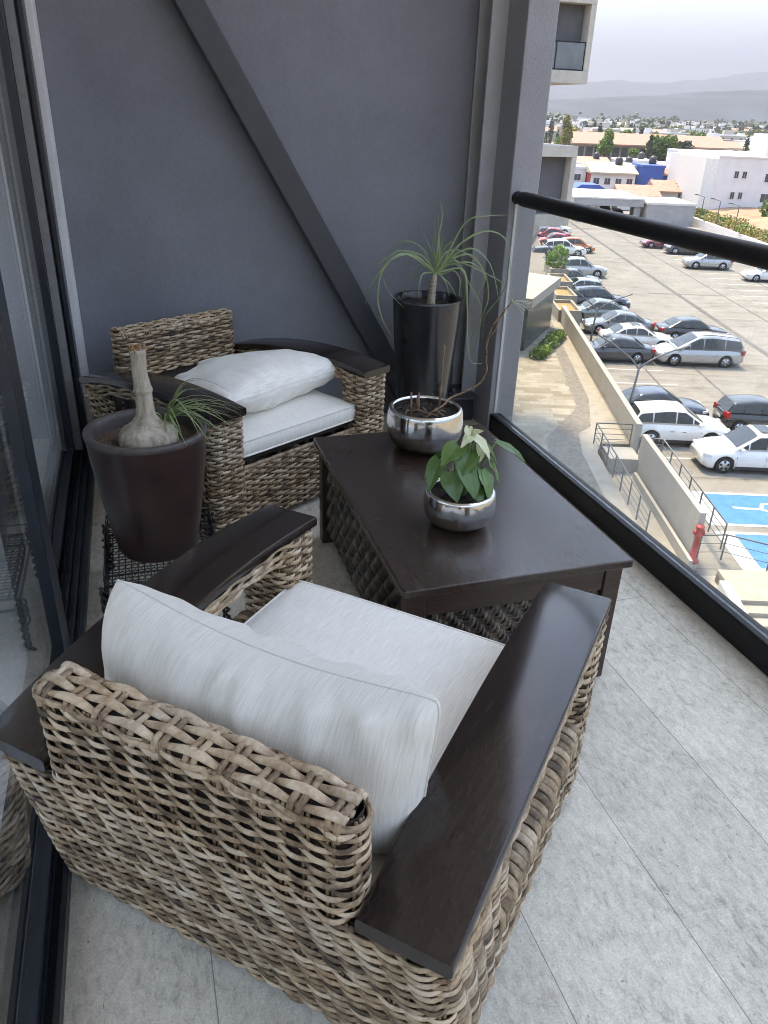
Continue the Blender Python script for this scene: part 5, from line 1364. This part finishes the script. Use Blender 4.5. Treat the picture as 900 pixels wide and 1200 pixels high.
for i in range(6):
    mb = MB(); r_ = random.Random(700+i)
    if i < 4: foliage(mb, [(0,0,3.6,2.7,2.6,2.4),(1.2,.4,4.8,1.8,1.6,1.5),(-1.2,-.3,4.4,1.7,1.7,1.5)], 420, .65, r_)
    else: foliage(mb, [(0,0,4.5,.9,.9,4.3),(0,0,8,.5,.5,2)], 260, .55, r_)
    c_ = mb.mesh('town_tree_crown', M[('crown_green','crown_dark','crown_green','crown_olive','crown_dark','crown_dark')[i]], fix=False)
    mb = MB(); mb.tube([(0,0,-.5),(0,0,3)], [.25,.15], 6); tp_.append((c_, mb.mesh('town_tree_trunk', M['trunk'])))
def ground_z(s, t): return ZL-.3+max(0, s-340)*.006
nh = nt_ = 0
for _ in range(4000):
    s = 200+1000*rnd.random()**1.3; f = rnd.random(); t0, t1 = .10*s+8, .56*s+14; t = t0+(t1-t0)*f
    if s < 322 and t < 118: continue
    if 430 < s < 640 and t > .33*s: continue          # dry open field
    if 115 < s < 160 and t > 45: continue
    z = ground_z(s, t)
    if rnd.random() < .62 and nh < 290:
        i = rnd.randrange(6); o = bpy.data.objects.new('town_house', protos[i]); COL.objects.link(o); k_ = rnd.uniform(.8, 1.25); o.scale = (k_, k_, rnd.uniform(.8, 1.2))
        out(o, ['white flat-roofed house in the hazy town','pale house with a terracotta roof in the hazy town','tall white house with a grey roof slab in the hazy town','cream flat house in the hazy town','white house with a tiled roof in the hazy town','large pale block in the hazy town'][i], 'house', ['white flat houses of the town','terracotta-roofed houses of the town','tall white houses of the town','cream houses of the town','tile-roofed houses of the town','large pale blocks of the town'][i], loc=(t, s, z), rz=rnd.uniform(-.5, .5)); nh += 1
    elif nt_ < 170:
        i = rnd.randrange(6); r0 = out(empty('town_tree'), 'rounded tree among the houses of the hazy town' if i < 4 else 'slim dark cypress among the houses of the hazy town', 'tree', 'rounded trees of the town' if i < 4 else 'cypresses of the town', loc=(t, s, z), rz=rnd.uniform(0, 6)); k_ = rnd.uniform(.7, 1.5); r0.scale = (k_, k_, k_)
        for nm, me_ in (('crown', tp_[i][0]), ('trunk', tp_[i][1])):
            o = bpy.data.objects.new(nm, me_); COL.objects.link(o); o.parent = r0
        nt_ += 1
# farther town: too many and too small to count
mb = MB(); rnd = random.Random(5)
for _ in range(1500):
    s = 900+620*rnd.random()**1.2; t = (.06+.6*rnd.random())*s; z = ground_z(s, t); w = rnd.uniform(8, 22); h = rnd.uniform(4, 9); a = rnd.uniform(-.4, .4)
    mb.obox((t, s, z+h/2), (w/2*cos(a), w/2*sin(a), 0), (-5*sin(a), 5*cos(a), 0), (0,0,h/2), rnd.choice((0,0,0,1)))
out(mb.build('far_town', [M['bwhite'], M['terracotta']]), 'far-off pale town spread below the hills', 'town', kind='stuff')
mb = MB(); rnd = random.Random(6)
blobs = []
for _ in range(420):
    s = 600+920*rnd.random()**1.2; t = (.06+.6*rnd.random())*s; z = ground_z(s, t); k_ = rnd.uniform(2.5, 6)*(1+s/3500)
    for _ in range(16):
        c = Vector((t+rnd.gauss(0,k_*.7), s+rnd.gauss(0,k_*.7), z+k_*.7+abs(rnd.gauss(0,k_*.4)))); a = Vector((rnd.gauss(0,1),rnd.gauss(0,1),rnd.gauss(0,1))).normalized()*k_*.42; b = a.orthogonal().normalized()*k_*.38; c2 = a.cross(b).normalized()*k_*.34
        mb.add([c-a, c+b, c+a*.8, c-b, c+c2, c-c2], [(0,1,4),(1,2,4),(2,3,4),(3,0,4),(0,1,5),(1,2,5),(2,3,5),(3,0,5)], 0, rnd.uniform(.2,.8))
out(mb.build('far_trees', M['crown_dark'], fix=False), 'far-off trees scattered through the town', 'trees', kind='stuff')
# dry field, rising plain and hills
M['field'] = simple('dry_field', (.27,.21,.14), .95, var=.3, scale=.03)
mb = MB(); mb.grid(lambda a, b: ((.30+.36*a)*(425+b*230), 425+b*230, ground_z(425+b*230, 0)+.35+.5*nz(a*12, b*9)), 30, 16); out(mb.build('field', M['field']), kind='structure')
mb = MB(); mb.grid(lambda a, b: (-3000+a*11000, 345+b*2200, ground_z(345+b*2200, 0)+.12), 12, 24); out(mb.build('plain', M['ground']), kind='structure')
M['hill'] = simple('haze_tinted_hillside', (.020,.034,.045), .95, var=.5, scale=.008)  # blue of the distance haze is mixed into the base colour
def ridge(name, dist, depth, prof, seed):
    """terrain ridge: crest height along its length, with gullied slopes"""
    def fn(a, b):
        x = -6500+a*16500 if dist > 3500 else -2000+a*7000
        y = dist+b*depth; crest = interp(prof, x); env = sin(pi*min(1, b*1.0))**.8
        n = nz(x/450+seed, y/350)*.5+nz(x/165, y/150+seed)*.25+nz(x/60, y/60)*.10
        return (x, y, ZL+crest*env*(1+.20*n)-20*(1-env))
    mb = MB(); mb.grid(fn, 260, 40); o = mb.build(name, M['hill']); tag(o, kind='structure')
ridge('hill', 1560, 1040, [(-1600,30),(400,34),(1040,46),(1300,68),(1480,83),(1700,98),(2080,120),(4000,132)], 3)
ridge('far_hill', 4300, 2600, [(-6500,180),(2200,210),(2900,222),(3690,262),(4185,295),(4550,338),(5400,440),(10000,450)], 8)

# ------------------------------------------------------------------ haze, sky, sun
hz = bpy.data.materials.new('haze'); hz.use_nodes = True; nt = hz.node_tree; nt.nodes.clear()
o_ = nt.nodes.new('ShaderNodeOutputMaterial'); pv = nt.nodes.new('ShaderNodeVolumePrincipled')
pv.inputs['Color'].default_value = (.32,.347,.405,1); pv.inputs['Density'].default_value = HAZE; pv.inputs['Anisotropy'].default_value = .3
nt.links.new(pv.outputs[0], o_.inputs['Volume'])
mb = MB(); mb.box(-30000, 30000, -26000, 22000, ZL-25, 1600); tag(mb.build('haze', hz), kind='stuff')
w = bpy.data.worlds.new('World'); scene.world = w; w.use_nodes = True; nt = w.node_tree; nt.nodes.clear()
o_ = nt.nodes.new('ShaderNodeOutputWorld'); bg = nt.nodes.new('ShaderNodeBackground'); sky = nt.nodes.new('ShaderNodeTexSky')
SUN_EL, SUN_AZ = 66, 93     # azimuth measured from +x towards +y
sky.sky_type = 'NISHITA'; sky.sun_disc = False; sky.sun_elevation = R_(SUN_EL); sky.sun_rotation = R_(90-SUN_AZ); sky.air_density = 1.0; sky.dust_density = 1.5; sky.ozone_density = 1.0; sky.altitude = 1800
nt.links.new(sky.outputs[0], bg.inputs[0]); bg.inputs[1].default_value = SKY_STRENGTH; nt.links.new(bg.outputs[0], o_.inputs[0])
sl = bpy.data.lights.new('sun', 'SUN'); sl.energy = SUN_STRENGTH; sl.angle = R_(10); sl.color = (1,.95,.87)
so = bpy.data.objects.new('sun', sl); COL.objects.link(so)
d = Vector((cos(R_(SUN_EL))*cos(R_(SUN_AZ)), cos(R_(SUN_EL))*sin(R_(SUN_AZ)), sin(R_(SUN_EL))))
so.rotation_euler = d.to_track_quat('Z', 'Y').to_euler(); so.location = d*60
vs_ = scene.view_settings; vs_.view_transform = 'Standard'; vs_.look = 'None'; vs_.gamma = 1; vs_.use_curve_mapping = False; vs_.exposure = EXPOSURE
vs_.use_white_balance = True; vs_.white_balance_temperature = 9500; vs_.white_balance_tint = 12
cy = scene.cycles; cy.filter_width = 1.0; cy.max_bounces = 10; cy.transparent_max_bounces = 12; cy.diffuse_bounces = 5; cy.glossy_bounces = 4; cy.volume_bounces = 1
cy.use_denoising = True; cy.caustics_reflective = False; cy.caustics_refractive = False; cy.sample_clamp_indirect = 6
